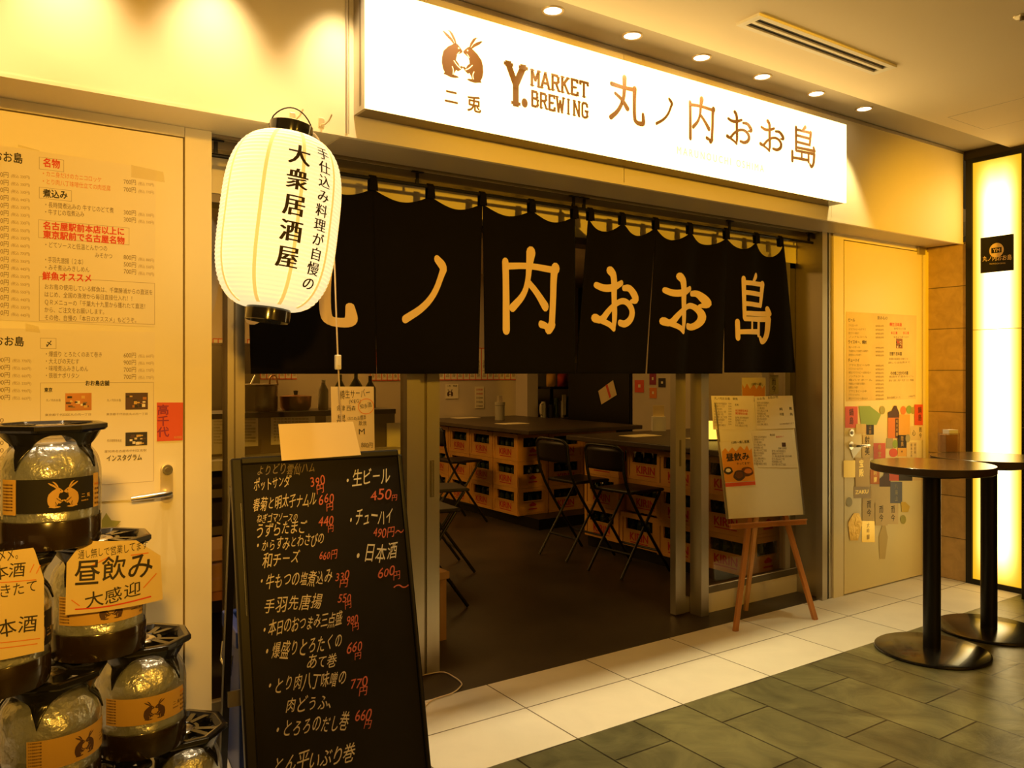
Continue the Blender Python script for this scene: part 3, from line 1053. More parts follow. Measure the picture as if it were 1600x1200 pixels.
def main_sign():
    x0, x1, yf, z0, z1 = 1.255, 4.288, 2.82, 2.472, 2.93
    t = thing('illuminated_sign', (x0, Y_FAS, z0), 'long white illuminated sign box with brown shop lettering and two hares', 'sign')
    m = MB()
    W_, H_, D_ = x1 - x0, z1 - z0, Y_FAS - yf
    m.box((0, -D_ + .012, 0), (.012, 0, H_), 'alu'); m.box((W_ - .004, -D_ + .012, 0), (W_, 0, H_), 'alu')
    m.box((.012, -D_ + .012, 0), (W_ - .004, 0, .008), 'alu_dark'); m.box((.012, -D_ + .012, H_ - .008), (W_ - .004, 0, H_), 'alu')
    m.box((.002, -.07, .02), (-.001, -.055, H_), 'alu_dark')
    m.build('housing', t)
    m = MB(); m.box((0, -D_, 0), (W_, -D_ + .012, H_), 'signface'); m.build('face', t)
    pl = PY(yf)
    o = Vector((x0, Y_FAS, z0))

    def put(m, g, x, z, sx, sz, ink, lift=.001):
        m.place(g, lambda a, b: (x - x0 + a * sx, yf - lift - Y_FAS, z - z0 + b * sz), ink)

    def P(px, py):
        q = pl.at((px, py)); return q.x, q.z
    # hares
    m = MB()
    a, b = hares()
    xl, zb = P(689, 122); xr, zt = P(756, 75)
    xl, zb0 = P(689, 118); zt0 = P(692, 45)[1]
    s = zt0 - zb0
    wd = (P(756, 100)[0] - xl) / (252 / 224)
    put(m, a, xl, zb0, wd, s, 'signink'); put(m, b, xl, zb0, wd, s, 'signink')
    put(m, hare_details(), xl, zb0, wd, s, 'signface', .0034)
    m.build('hare_emblem', t)
    m = MB()
    for ch, pxl, pxr, pb, pt in (('二', 694, 716, 160, 145), ('兎', 729, 752, 172, 150)):
        xa, za = P(pxl, pb); xb, _ = P(pxr, pb); zt = P(pxl, pt)[1]
        g, w_ = text2(ch, .028)
        h = (xb - xa)
        put(m, g, xa, za + .004, h, h, 'signink')
    m.build('lettering', t)
    m = MB()
    # Y. MARKET BREWING
    def letters(txt, pa, pb, h):
        xa, za = P(*pa); xb, zb = P(*pb)
        n = len(txt); ad = (xb - xa) / n
        for i, ch in enumerate(txt):
            g = slab2(ch)
            put(m, g, xa + i * ad, za + (zb - za) * i / n, ad * (1.5 if ch not in 'I' else 1.5), h, 'signink')
    xa, za = P(791, 161)
    zt = P(791, 97)[1]
    g = slab2('Y', 19, 30)
    put(m, g, xa, za, (P(820, 150)[0] - xa) / .6, zt - za, 'signink')
    dx, dz = P(819.5, 161)
    put(m, poly2([(math.cos(i * PI / 8) * .016, math.sin(i * PI / 8) * .02) for i in range(16)]), dx, dz, 1, 1, 'signink')
    hM = P(830, 108)[1] - P(830, 134)[1]
    letters('MARKET', (829, 134), (920, 154), hM)
    hB = P(830, 141)[1] - P(830, 166)[1]
    letters('BREWING', (829, 166), (920, 186), hB)
    m.build('lettering', t)
    m = MB()
    # shop name, one character at a time
    for ch, l, r, top, bot in (('丸', 952, 1007, 121, 195), ('ノ', 1023, 1053, 151, 197), ('内', 1075, 1117, 154, 222), ('お', 1135, 1175, 175, 228), ('お', 1187, 1225, 189, 239), ('島', 1235, 1273, 197, 260)):
        xa, za = P(l, (top + bot) / 2 + 10 if False else bot - (r - l) * .0)
        xb, _ = P(r, bot)
        zt = P((l + r) / 2, top)[1]; zb = P((l + r) / 2, bot)[1]
        put(m, name2(ch, .098), xa, zb, xb - xa, zt - zb, 'signink')
    m.build('lettering', t)
    m = MB()
    xa, za = P(1057, 240); xb, zb = P(1193, 267)
    g, w_ = text2('MARUNOUCHI OSHIMA', 0, gap=.25)
    m.place(g, lambda a, b: (xa - x0 + a * (xb - xa) / w_, yf - .001 - Y_FAS, za - z0 + b * .052), 'signfaint')
    m.build('lettering', t)


setting()
shopfront()
lit_wall()
ceiling_things()
main_sign()
# ================================================================== THINGS OUTSIDE
def norens():
    rodz, yr = 2.334, 3.30
    t = thing('curtain_rod', (.80, yr, rodz), 'thin black rod under the header that carries the split door curtains', 'curtain rod')
    m = MB(); m.tube([(0, 0, 0), (3.84, 0, 0)], .0085, 'black', 12); m.build('rod', t, True)
    for x in (.80 + .03, 1.72, 2.63, 2.70, 3.83, 4.60):
        m = MB(); m.box((x - .80 - .007, -.006, .0), (x - .80 + .007, .006, Z_SOF - rodz - .003), 'black'); m.box((x - .80 - .03, -.012, Z_SOF - rodz - .008), (x - .80 + .03, .012, Z_SOF - rodz - .002), 'black'); m.build('bracket', t)
    pl = PY(yr - .012)

    def X(px):
        return pl.at((px, 580)).x
    left = dict(tabs=[.945, 1.22, 1.50, 1.787, 2.07, 2.361, 2.635], top=[.94, 1.50, 2.072, 2.64], hem=[(.968, 1.518), (1.522, 2.052), (2.083, 2.642)], sag=.042, amp=.006, chars=['丸', 'ノ', '内'], split=[2.0, 1.93])
    right = dict(tabs=[2.742, 2.966, 3.216, 3.487, 3.80, 4.075, 4.305], top=[2.735, 3.218, 3.80, 4.315], hem=[(2.668, 3.150), (3.175, 3.768), (3.790, 4.462)], sag=.055, amp=.020, chars=['お', 'お', '島'], split=[1.9, 1.9])
    boxes = {('L', 0): (388, 556, 388, 512), ('L', 1): (628, 702, 399, 502), ('L', 2): (784, 876, 392, 521), ('R', 0): (931, 999, 420, 518), ('R', 1): (1037, 1110, 430, 522), ('R', 2): (1148, 1207, 429, 537)}
    for key, D, lab in (('L', left, 'navy split curtain with three panels of cream brush lettering, left half of the entrance'), ('R', right, 'rippled navy split curtain with three cream characters, right half of the entrance')):
        t = thing('noren_curtain', ((D['top'][0] + D['top'][3]) / 2, yr, rodz), lab, 'door curtain', 'navy split curtains over the entrance')
        ox = (D['top'][0] + D['top'][3]) / 2
        for i in range(3):
            a0, a1 = D['top'][i], D['top'][i + 1]
            b0, b1 = D['hem'][i]
            zb = 1.472 + (.006 if (key, i) == ('R', 2) else 0)
            tabs = [x for x in D['tabs'] if a0 - .03 < x < a1 + .03]

            def ztop(x):
                for p, q in zip(tabs[:-1], tabs[1:]):
                    if p <= x <= q:
                        u = (x - p) / (q - p)
                        sg = D['sag'] * (1.5 if (key, i) == ('R', 2) and p > 4 else 1)
                        return rodz - .046 - sg * math.sin(PI * u) ** (1.0 if sg < .06 else .8)
                return rodz - .046

            def pos(x, z, lift=0.0, i=i, a0=a0, a1=a1, b0=b0, b1=b1, zb=zb):
                """x is measured along the top of the panel, z is height; returns a place on the cloth."""
                w = min(max((rodz - z) / (rodz - zb), 0), 1)
                u = (x - a0) / (a1 - a0)
                xx = x * (1 - w) + (b0 + (b1 - b0) * u) * w
                am = D['amp']
                y = am * (.35 + .65 * w) * math.sin(9.5 * (x - a0) / .55 * (1.0 if key == 'R' else .6) + 1.3 * i + .8 * w) + .5 * am * math.sin(23 * x + 2 * w)
                y += -.004 * math.sin(2 * PI * u) * w
                return (xx - ox, y - lift, z - rodz)
            m = MB()
            NX, NZ = 44, 30
            m.grid(lambda u, v: pos(a0 + (a1 - a0) * u, zb + (ztop(a0 + (a1 - a0) * u) - zb) * v), NX, NZ, 'cloth')
            o = m.build('cloth_panel', t, True, solid=.003)
            # the printed character, laid on the cloth
            l, r, tp, bt = boxes[(key, i)]
            zt = pl.at(((l + r) / 2, tp)).z; zl = pl.at(((l + r) / 2, bt)).z
            xa, xb = pl.at((l, 460)).x, pl.at((r, 460)).x

            def ink(a, b):
                xw, z = xa + (xb - xa) * a, zl + (zt - zl) * b
                w = min(max((rodz - z) / (rodz - zb), 0), 1)     # undo the flare so that the mark keeps its width
                A0, A1 = a0 * (1 - w) + b0 * w, a1 * (1 - w) + b1 * w
                u = (xw - A0) / (A1 - A0)
                return pos(a0 + (a1 - a0) * u, z, .0035)
            m = MB()
            wt = {'ノ': .115, '丸': .115, '内': .105, 'お': .118, '島': .098}[D['chars'][i]]
            m.place(name2(D['chars'][i], wt), ink, 'clothprint', .06)
            m.build('lettering', o)
        for x in D['tabs']:
            m = MB()
            w = .021
            m.add([(x - ox - w, -.012, -.055), (x - ox + w, -.012, -.055), (x - ox + w * .8, -.013, 0), (x - ox + w * .8, 0, .013), (x - ox - w * .8, 0, .013), (x - ox - w * .8, -.013, 0),
                   (x - ox - w * .8, .013, 0), (x - ox + w * .8, .013, 0), (x - ox - w, .006, -.055), (x - ox + w, .006, -.055)],
                  [(0, 1, 2, 5), (5, 2, 3, 4), (4, 3, 7, 6), (6, 7, 9, 8)], 'cloth')
            m.build('tab', t, solid=.003)


def lantern():
    A = Vector((1.015, 2.70, 2.345))           # middle of the top rim
    d0 = depth(A)
    top = EYE + ray((453, 216)) * 2.74
    bot = EYE + ray((420, 482)) * 2.70
    ax = (top - bot); L = ax.length; ax.normalize()
    X = Vector((1, 0, 0)); X = (X - ax * X.dot(ax)).normalized(); Yv = ax.cross(X)
    R = Matrix((X, Yv, ax)).transposed()
    t = thing('paper_lantern', bot, 'glowing white ribbed paper lantern with vertical black lettering hung on the fascia', 'paper lantern', rot=R.to_euler())
    RR, r0 = .190, .072

    def rad(z):
        s = 2 * z / L - 1
        return r0 + (RR - r0) * max(0, 1 - abs(s) ** 3.6) ** .52
    m = MB(); prof = []
    NR = 44
    for k in range(NR * 4 + 1):
        tt = k / (NR * 4)
        z = L * (tt - .06 * math.sin(2 * PI * tt) * 0)
        prof.append((rad(z) + .0042 * abs(math.sin(PI * tt * NR)), z))
    m.lathe(prof, 'lanternpaper', n=72); m.build('paper_body', t, True, angle=80)
    F = R.inverted() @ (EYE - (top + bot) / 2)
    aF = math.atan2(F.y, F.x)                  # side that faces the viewer
    m = MB()
    for da in (-1.05, -.33, .28, .95, 1.6, 2.4, 3.1, -1.8, -2.5):
        a = aF + da
        vs = []; fs = []
        for k in range(61):
            z = L * (.01 + .98 * k / 60); r = rad(z) + .0046
            for s_ in (-.006, .006):
                vs.append((r * math.cos(a) - s_ * math.sin(a), r * math.sin(a) + s_ * math.cos(a), z))
        fs = [(2 * k, 2 * k + 1, 2 * k + 3, 2 * k + 2) for k in range(60)]
        m.add(vs, fs, 'lanternseam')
    o = m.build('seam_line', t)
    m = MB()
    m.lathe([(.070, L - .008), (.072, L), (.072, L + .044), (.068, L + .046), (.066, L + .040), (.066, L)], 'lanternblack', n=40); m.build('top_ring', t, True)
    m = MB(); m.lathe([(.070, .008), (.072, 0), (.072, -.042), (.068, -.044), (.066, -.04), (.066, 0)], 'lanternblack', n=40); m.build('bottom_ring', t, True)
    m = MB()
    m.tube([(math.cos(aF + .9 + PI * .0) * 0 + (.072) * math.cos(a), (.072) * math.sin(a), L + .03 + h) for a, h in [(aF - 1.45, 0)]] +
           [((.072) * math.cos(aF - 1.45) * (1 - 2 * u), (.072) * math.sin(aF - 1.45) * (1 - 2 * u), L + .03 + .075 * math.sin(PI * u) ** .55) for u in [i / 14 for i in range(1, 15)]], .0025, 'black', 8)
    m.build('wire_handle', t, True)

    # lettering wrapped round the body
    def wrap(m, txt, a_off, z0, size, sx, pitch, bold):
        g, w = text2(txt, bold, 0, True, pitch - 1)

        def fn(x, y):
            z = z0 + y * size
            r = rad(min(max(z, 0), L)) + .005
            a = aF + a_off + x * size * sx / r
            return (r * math.cos(a), r * math.sin(a), z)
        m.place(g, fn, 'lanternink', .25)
    m = MB()
    wrap(m, '大衆居酒屋', .20, L * .885, .074, .98, 1.12, (.035, 0))
    m.build('lettering', t)
    m = MB()
    wrap(m, '手仕込み料理が自慢の', .70, L * .915, .045, 1.15, 1.06, (.02, 0))
    m.build('lettering', t)
    light('POINT', 'lantern_lamp', tuple(bot + ax * (L + .10) - Vector((0, .0, 0))), 1.2, (1, .6, .2), .08)
    # hooks stuck on the fascia
    for k, (p, lab) in enumerate((((457, 182), 'clear adhesive hook on the fascia holding the lantern'), ((502, 190), 'empty adhesive hook on the fascia right of the lantern'))):
        q = PY(Y_FAS).at(p)
        h = thing('adhesive_hook', q, lab, 'hook', 'adhesive hooks on the fascia')
        m = MB(); m.box((-.011, -.004, -.022), (.011, 0, .014), 'rim'); m.build('base_plate', h, bevel=.003)
        m = MB(); m.tube([(0, -.003, -.012), (.004, -.03, -.016), (.010, -.05, -.008), (.018, -.06, .014)], .003, 'rim', 8); m.build('prong', h, True)
    # cord with switch
    q = bot + ax * (L + .02)
    y = 2.88
    P = [q + Vector((.02, .01, .02))] + [PY(yy).at(p) for p, yy in (((498, 218), 2.80), ((514, 300), 2.88), ((522, 400), 2.90), ((525, 480), 2.90), ((528, 560), 2.91), ((531, 620), 2.93), ((536, 700), 2.95))]
    zf = .006
    fl = [Vector((PY(2.98).at((536, 700)).x + .05, 2.98, .02))] + [Vector((p.x, p.y, zf)) for p in [PZ(zf).at(x) for x in ((655, 1056), (690, 1050), (708, 1057), (720, 1066), (720, 1072), (706, 1083), (668, 1098))]] + [Vector((1.55, 3.02, zf)), Vector((1.30, 3.1, zf)), Vector((1.25, 3.3, zf))]
    t = thing('lantern_cord', (0, 0, 0), 'thin pale power cord hanging from the lantern with a white inline switch', 'power cord')
    m = MB(); m.tube(smooth(P + [fl[0]], 6), .0032, 'cord', 8); m.build('cord', t, True)
    s = PY(2.907).at((528, 566))
    m = MB(); m.box((s.x - .011, s.y - .010, s.z - .028), (s.x + .011, s.y + .010, s.z + .028), 'switch'); o = m.build('switch', t, bevel=.004)
    m = MB(); m.box((s.x - .005, s.y - .013, s.z - .012), (s.x + .005, s.y - .009, s.z + .012), 'paperwhite'); m.build('rocker', o)
    m = MB(); m.tube(smooth(fl[1:], 6), .0032, 'cord', 8)
    tag(m.build('floor_cable', smooth=True), 'thin pale cable looping on the floor by the left sliding door', 'cable')


def smooth(P, n):
    P = [Vector(p) for p in P]
    out = []
    for i in range(len(P) - 1):
        a = P[max(i - 1, 0)]; b = P[i]; c = P[i + 1]; d = P[min(i + 2, len(P) - 1)]
        for k in range(n):
            t = k / n
            out.append(.5 * ((2 * b) + (c - a) * t + (2 * a - 5 * b + 4 * c - d) * t * t + (3 * b - a - 3 * c + d) * t ** 3))
    out.append(P[-1])
    return out


def chalkboard():
    # front panel: corners in the place, leaning back from the floor
    yaw, lean = math.radians(-4), math.radians(14)
    u = Vector((math.cos(yaw), math.sin(yaw), 0))
    uh = u
    back = Vector((-u.y, u.x, 0))                  # horizontal, away from the viewer
    up = Vector((0, 0, math.cos(lean))) + back * math.sin(lean)
    wid = .595
    mid = EYE + ray((360, 719)) * 2.62 + u * wid / 2
    H = mid.z / up.z
    base = mid - up * H
    n = u.cross(up)                                # towards the viewer
    R = Matrix((u, -n, up)).transposed()
    t = thing('chalkboard_stand', base, 'black standing chalkboard menu in pale and red chalk before the entrance', 'chalkboard', rot=R.to_euler())
    w = wid / 2 - .011
    m = MB(); m.box((-w + .02, 0.004, .03), (w - .004, .016, H - .012), 'slateboard'); o = m.build('board', t)
    for a, b in (((-w - .012, -.012, 0), (-w + .024, .022, H + .004)), ((w - .008, -.004, 0), (w + .010, .022, H - .01))):
        m = MB(); m.box(a, b, 'black'); m.build('frame', t, bevel=.006)
    m = MB(); m.box((-w + .02, -.002, H - .018), (w - .002, .022, H + .008), 'black'); m.build('frame', t, bevel=.006)
    m = MB(); m.box((-w + .02, -.004, .06), (w, .022, .10), 'black'); m.build('frame', t, bevel=.004)
    m = MB(); m.tube([(-w + .012, -.014, H * .60 + i * .35) for i in (0, .5, 1)], .0025, 'steel', 8); m.build('edge_strip', t, True)
    # rear support
    inv = R.transposed()

    def loc(P):
        return inv @ (Vector(P) - base)
    for sx, nm in ((-w + .0, 'leg'), (w - .03, 'leg')):
        p0 = Vector((sx, .030, H * .93))
        g = base + u * sx + back * .50; g.z = 0.006
        m = MB(); m.bar(p0, loc(g), .03, .022, 'black', (1, 0, 0)); m.build(nm, t)
    g1 = base + u * (-w) + back * .40; g1.z = .38
    g2 = base + u * (w - .03) + back * .40; g2.z = .38
    m = MB(); m.bar(loc(g1), loc(g2), .02, .05, 'alu_dark', (0, 0, 1)); m.build('brace', t)
    # chalk writing
    pl = Pl(base + n * -.003, n)
    J = .15
    C = [('よりどり雲仙ハム', (400, 742), (492, 738), 18, 'chalkfaint'), ('ポットサンダ゛', (396, 767), (462, 756), 19, 'chalk'), ('390', (484, 762), (508, 757), 21, 'chalkred'), ('円', (494, 770), (506, 768), 14, 'chalkred'),
         ('春菊と明太子ナムル', (394, 797), (494, 787), 22, 'chalk'), ('660', (497, 789), (522, 785), 21, 'chalkred'), ('円', (509, 798), (521, 796), 13, 'chalkred'),
         ('ねぎゴマソースの', (400, 817), (465, 813), 15, 'chalk'), ('うずらたまご', (398, 840), (478, 831), 22, 'chalk'), ('440', (497, 822), (521, 819), 21, 'chalkred'), ('円', (511, 832), (522, 830), 13, 'chalkred'),
         ('・からすみとわさびの', (396, 862), (506, 849), 20, 'chalk'), ('和チーズ', (410, 886), (468, 876), 22, 'chalk'), ('660円', (498, 875), (527, 872), 17, 'chalkred'),
         ('・牛もつの塩煮込み', (400, 920), (518, 909), 24, 'chalk'), ('330', (523, 908), (545, 905), 17, 'chalkred'), ('円', (530, 916), (543, 915), 12, 'chalkred'),
         ('手羽先唐揚', (410, 958), (503, 946), 25, 'chalk'), ('550', (527, 942), (548, 940), 17, 'chalkred'), ('円', (538, 950), (549, 948), 12, 'chalkred'),
         ('・本日のおつまみ三点盛', (406, 993), (534, 974), 23, 'chalk'), ('980', (541, 976), (559, 973), 18, 'chalkred'), ('円', (549, 985), (561, 983), 12, 'chalkred'),
         ('・爆盛りとろたくの', (408, 1031), (534, 1012), 27, 'chalk'), ('あて巻', (478, 1044), (525, 1039), 21, 'chalk'), ('660', (541, 1021), (565, 1018), 21, 'chalkred'), ('円', (552, 1031), (565, 1029), 13, 'chalkred'),
         ('・とり肉八丁味噌の', (412, 1083), (540, 1069), 26, 'chalk'), ('770', (546, 1076), (573, 1073), 20, 'chalkred'), ('円', (560, 1087), (573, 1085), 13, 'chalkred'), ('肉どうふ、', (444, 1114), (528, 1102), 24, 'chalk'),
         ('・とろろのだし巻', (424, 1152), (543, 1137), 27, 'chalk'), ('660', (553, 1127), (579, 1124), 22, 'chalkred'), ('円', (568, 1138), (580, 1136), 13, 'chalkred'),
         ('とん平いぶり巻', (424, 1207), (552, 1188), 27, 'chalk'),
         ('・生ビール', (535, 760), (609, 751), 25, 'chalkwhite'), ('450', (578, 783), (612, 778), 22, 'chalkred'), ('円', (611, 782), (621, 781), 11, 'chalkred'),
         ('・チューハイ', (541, 822), (613, 816), 28, 'chalkwhite'), ('490円～', (582, 840), (630, 837), 19, 'chalkred'), ('・日本酒', (549, 880), (620, 873), 30, 'chalkwhite'), ('600', (590, 902), (616, 899), 19, 'chalkred'), ('円', (614, 906), (625, 904), 13, 'chalkred'), ('～', (614, 924), (638, 921), 18, 'chalkred')]
    for txt, l, r, h, ink in C:
        m = MB(R.to_4x4().transposed() @ Matrix.Translation(-base))
        m.place(*fit_args(txt, pl, l, r, h, J), ink)
        m.build('chalk_lettering', o)
    # gold card leaning on the top edge
    a = pl.at((436, 662), .010); b = pl.at((553, 658), .010); c = pl.at((564, 711), .010); d = pl.at((440, 720), .010)
    m = MB(); m.hexa([d, c, b + n * -.01, a + n * -.01], n * .0012, 'goldpaper')
    tag(m.build('gold_card'), 'blank shiny gold card stuck on the top edge of the chalkboard', 'card')
    # handwritten keg sign behind the board
    p2 = Pl(base + back * .62, -back)
    a = p2.at((517, 604)); b = p2.at((584, 604)); c = p2.at((585.5, 703)); d = p2.at((519, 715))
    m = MB(); m.hexa([d, c, b, a], back * .002, 'paperold')
    J = .10
    for txt, l, r, h, ink in (('樽生サーバー', (531, 622), (579, 619), 15, 'ink'), ('(KEG)', (545, 630), (564, 629), 8, 'ink'), ('会津', (526, 641), (539, 641), 9, 'ink'), ('西森', (541, 641), (556, 641), 9, 'ink'), ('知多酒', (563, 639), (581, 635), 8, 'ink'),
                              ('黒', (525, 659), (541, 659), 14, 'ink'), ('(おため)', (543, 656), (558, 656), 6, 'ink'), ('お燗酒', (558, 656), (572, 655), 8, 'ink'), ('飲放', (560, 664), (573, 664), 8, 'ink'), ('M', (560, 679), (571, 678), 12, 'ink'), ('880円', (564, 699), (583, 699), 10, 'ink')):
        fit(m, txt, p2, l, r, h, ink, jit=J)
    cc = p2.at((572, 635), .001)
    m.place(stroke2([(.032 * math.cos(x), .03 * math.sin(x)) for x in [2 * PI * i / 20 for i in range(21)]], .003), lambda x, y: cc + u * x + Vector((0, 0, y)), 'inkorange')
    tag(m.build('handwritten_sign'), 'handwritten cream sign standing between chalkboard and left glazing', 'sign')
    m = MB(); e = p2.at((552, 700)); m.box((e.x + .03, e.y + .004, 0), (e.x + .05, e.y + .02, e.z + .1), 'black')
    tag(m.build('sign_post'), 'thin black post holding the handwritten cream sign', 'post')


def fit_args(txt, pl, l, r, h, jit):
    P0 = pl.at(l, .0008); P1 = pl.at(r, .0008)
    u = (P1 - P0).normalized(); v = pl.n.cross(u)
    size = h * depth(P0) / FOC
    g, w = text2(txt, 0.004, jit)
    sx = (P1 - P0).length / w
    return g, lambda x, y: P0 + u * (x * sx + .22 * y * size) + v * (y * size * 1.05)


def easel():
    L = PZ(0).at((1149, 987)); Rr = PZ(0).at((1274, 969)); re = PZ(0).at((1165, 956))
    mid = (L + Rr) / 2
    u = (Rr - L).normalized()
    back = Vector((0, 0, 1)).cross(u)
    lean = math.radians(11)
    up = (Vector((0, 0, 1)) * math.cos(lean) + back * math.sin(lean)).normalized()
    n = u.cross(up)
    pl = Pl(mid, n)
    t = thing('easel', mid, 'slim brown wooden display easel on the tiles right of the entrance', 'easel')

    def at(p, off=0.0):
        return pl.at(p, off) - mid
    m = MB(); m.bar(at((1184, 700), -.012), at((1149, 987), -.010), .030, .022, 'wood', n); m.build('leg', t, bevel=.003)
    m = MB(); m.bar(at((1196, 700), -.012), at((1274, 969), -.010), .030, .022, 'wood', n); m.build('leg', t, bevel=.003)
    m = MB(); m.bar(at((1192, 720), -.03), re - mid + Vector((.0, .0, .008)), .026, .020, 'woodlight', n); m.build('leg', t, bevel=.003)
    a = at((1141, 823), .004); b = at((1258.5, 815.5), .004)
    m = MB(); m.bar(a, b, .020, .030, 'wood', up); m.build('ledge', t, bevel=.002)
    a = at((1141, 813), .026); b = at((1258, 805.5), .026)
    a = at((1141, 820), .022); b = at((1258.5, 812), .022)
    m = MB(); m.bar(a, b, .034, .010, 'wood', up); m.build('ledge_lip', t, bevel=.002)
    m = MB(); m.bar(at((1186, 735), -.012), at((1203, 734), -.012), .022, .018, 'wood', n); m.build('cross_bar', t)
    # whiteboard
    c = [pl.at(p, .006) for p in ((1136, 811), (1255, 804), (1236, 626), (1116, 630))]
    m = MB(); m.hexa(c, n * .008, 'wboard')
    bt = thing('whiteboard', c[0], 'white magnet board resting on the wooden easel', 'whiteboard')
    m = MB(Matrix.Translation(-c[0])); m.hexa(c, n * .008, 'wboard'); m.build('panel', bt)
    m = MB(Matrix.Translation(-c[0])); m.bar(c[1] + n * .004, c[2] + n * .004, .010, .014, 'alu', n); m.bar(c[0] + n * .004, c[3] + n * .004, .010, .014, 'alu', n); m.build('frame_edge', bt)
    pb = Pl(c[0] + n * .0085, n)

    def sheet(q, paper, label, lines, name='menu_sheet', off=0.001):
        Q = [pb.at(p, off) for p in q]
        m = MB(); m.hexa(Q, n * .0008, paper)
        pp = Pl(pb.o + n * (off + .0009), n)
        for a in lines:
            txt, l, r, h, ink = a[:5]
            fit(m, txt, pp, l, r, h, ink, bold=a[5] if len(a) > 5 else 0)
        return m, pp, name, label

    def dense(x0, x1, y0, y1, step, slope, ink='inkgrey', h=4):
        out = []
        y = y0
        k = 0
        W_ = ['焼き魚と本日の刺身盛合せ', '自家製ポテトサラダ', 'とろたく巻物と味噌だれ', '牛すじ煮込みどて煮', '手羽先唐揚と枝豆', '出汁巻たまご冷奴']
        while y < y1:
            e = x1 - (k * 7 % 5) * (x1 - x0) * .09
            out.append((W_[k % 6], (x0, y), (e, y + slope * (e - x0)), h, ink)); y += step; k += 1
        return out
    rs = dense(1116, 1136, 632, 668, 4.2, .02) + [('330', (1138, y), (1143, y), 3.4, 'inkgrey') for y in range(632, 668, 4)] + dense(1149, 1170, 654, 668, 4.2, .02)
    m, pp, nm, lab = sheet(((1114.5, 671), (1177, 672.5), (1178, 618.5), (1111, 618.5)), 'paper', 'upper left printed menu sheet on the whiteboard', [('丸ノ内おお島　鮮魚', (1116, 624), (1153, 625), 4.6, 'ink'), ('名物', (1148, 634), (1154, 634), 4, 'ink'), ('名古屋駅前本店', (1149, 643), (1169, 643.5), 4, 'inkred', .01), ('東京駅前名古屋', (1149, 647.3), (1168, 648), 4, 'inkred', .01)] + rs)
    tag(m.build(nm), lab, 'menu', 'menu sheets on the whiteboard')
    m, pp, nm, lab = sheet(((1182, 671), (1242.5, 669), (1238, 618), (1178.5, 619.5)), 'paper', 'upper right printed menu sheet with large prices on the whiteboard', [('おお島　お飲み物', (1183, 625), (1216, 622), 4.6, 'ink')] + dense(1183, 1202, 631, 666, 4.2, .0) + [('純', (1218, 641), (1223, 641), 5, 'ink', .01), ('風', (1233, 640), (1238, 640), 5, 'ink', .01), ('冷酒', (1218, 649), (1225, 649), 5, 'ink', .01), ('鳥', (1234, 649), (1239, 649), 5, 'ink', .01), ('日本酒各種あります', (1218, 664), (1241, 662), 3, 'inkgrey')], off=.0018)
    tag(m.build(nm), lab, 'menu', 'menu sheets on the whiteboard')
    m, pp, nm, lab = sheet(((1184, 730), (1246, 731), (1236, 672), (1174, 676)), 'paper', 'lower right printed drinks sheet on the whiteboard', dense(1178, 1198, 684, 728, 4.2, .02) + dense(1206, 1228, 706, 728, 4.2, .02) + [('樽生日本酒', (1203, 681), (1211, 681), 4, 'ink'), ('飲み比べセット', (1213, 684), (1225, 683), 3.5, 'inkred', .01), ('日替り日本酒', (1216, 702), (1229, 702), 3.5, 'ink'), ('その他こだわりの酒', (1219, 714), (1237, 714), 3.2, 'ink')])
    q = [pp.at(p, .0006) for p in ((1222, 698), (1228, 698), (1227.5, 691.5), (1221.5, 691.5))]
    m.add(q, [(0, 1, 2, 3)], 'hare')
    tag(m.build(nm), lab, 'menu', 'menu sheets on the whiteboard')
    # orange poster
    q = ((1134, 762.5), (1181, 758.5), (1173, 686), (1124, 690))
    Q = [pb.at(p, .0022) for p in q]
    t = thing('daytime_poster', Q[0], 'orange daytime drinking poster with food pictures on the whiteboard', 'poster')
    I = Matrix.Translation(-Q[0])
    m = MB(I); m.hexa(Q, n * .0008, 'paper')
    pp = Pl(pb.o + n * .0031, n)
    fl = [(1133, 754), (1180, 751), (1176.5, 718), (1174.5, 700), (1171, 704), (1167, 696), (1163, 703), (1157, 697), (1150, 705), (1144, 699), (1138, 706), (1133, 700), (1128, 706), (1128.5, 720)]
    m.place(poly2([(i, i) for i in range(1)] and [(a, -b) for a, b in fl]), lambda x, y: pp.at((x, -y), .0004), 'orangeprint')
    m.place(poly2([(1134, -761), (1180.5, -757.5), (1180, -752), (1133, -755)]), lambda x, y: pp.at((x, -y), .0008), 'stickerred')
    pp2 = Pl(pb.o + n * .0041, n)
    fit(m, '12時～通し営業', pp2, (1143, 693.5), (1171, 691.5), 4.6, 'ink', bold=.012)
    fit(m, '昼飲み', pp2, (1135, 720), (1171.5, 717), 13, 'ink', bold=.03)
    fit(m, 'やってます！', pp2, (1151, 726.5), (1175, 725), 4.6, 'ink', bold=.01)
    m.build('sheet', t)
    m = MB(I)

    def blob(cx, cy, rx, ry, ink, off):
        m.place(poly2([(cx + rx * math.cos(a) * (1 + .08 * math.sin(5 * a)), -(cy + ry * math.sin(a))) for a in [2 * PI * i / 18 for i in range(18)]]), lambda x, y: pp2.at((x, -y), off), ink)
    blob(1167, 737, 10, 7.5, 'copper', .0002); blob(1169, 736, 6, 4, 'inkorange', .0006); blob(1138, 735.5, 7, 6, 'indark', .0002); blob(1138, 735, 4, 3, 'paper', .0006)
    blob(1155, 743, 9, 8.5, 'hare', .001); blob(1155, 742, 6, 5.4, 'copper', .0014)
    m.build('food_picture', t)


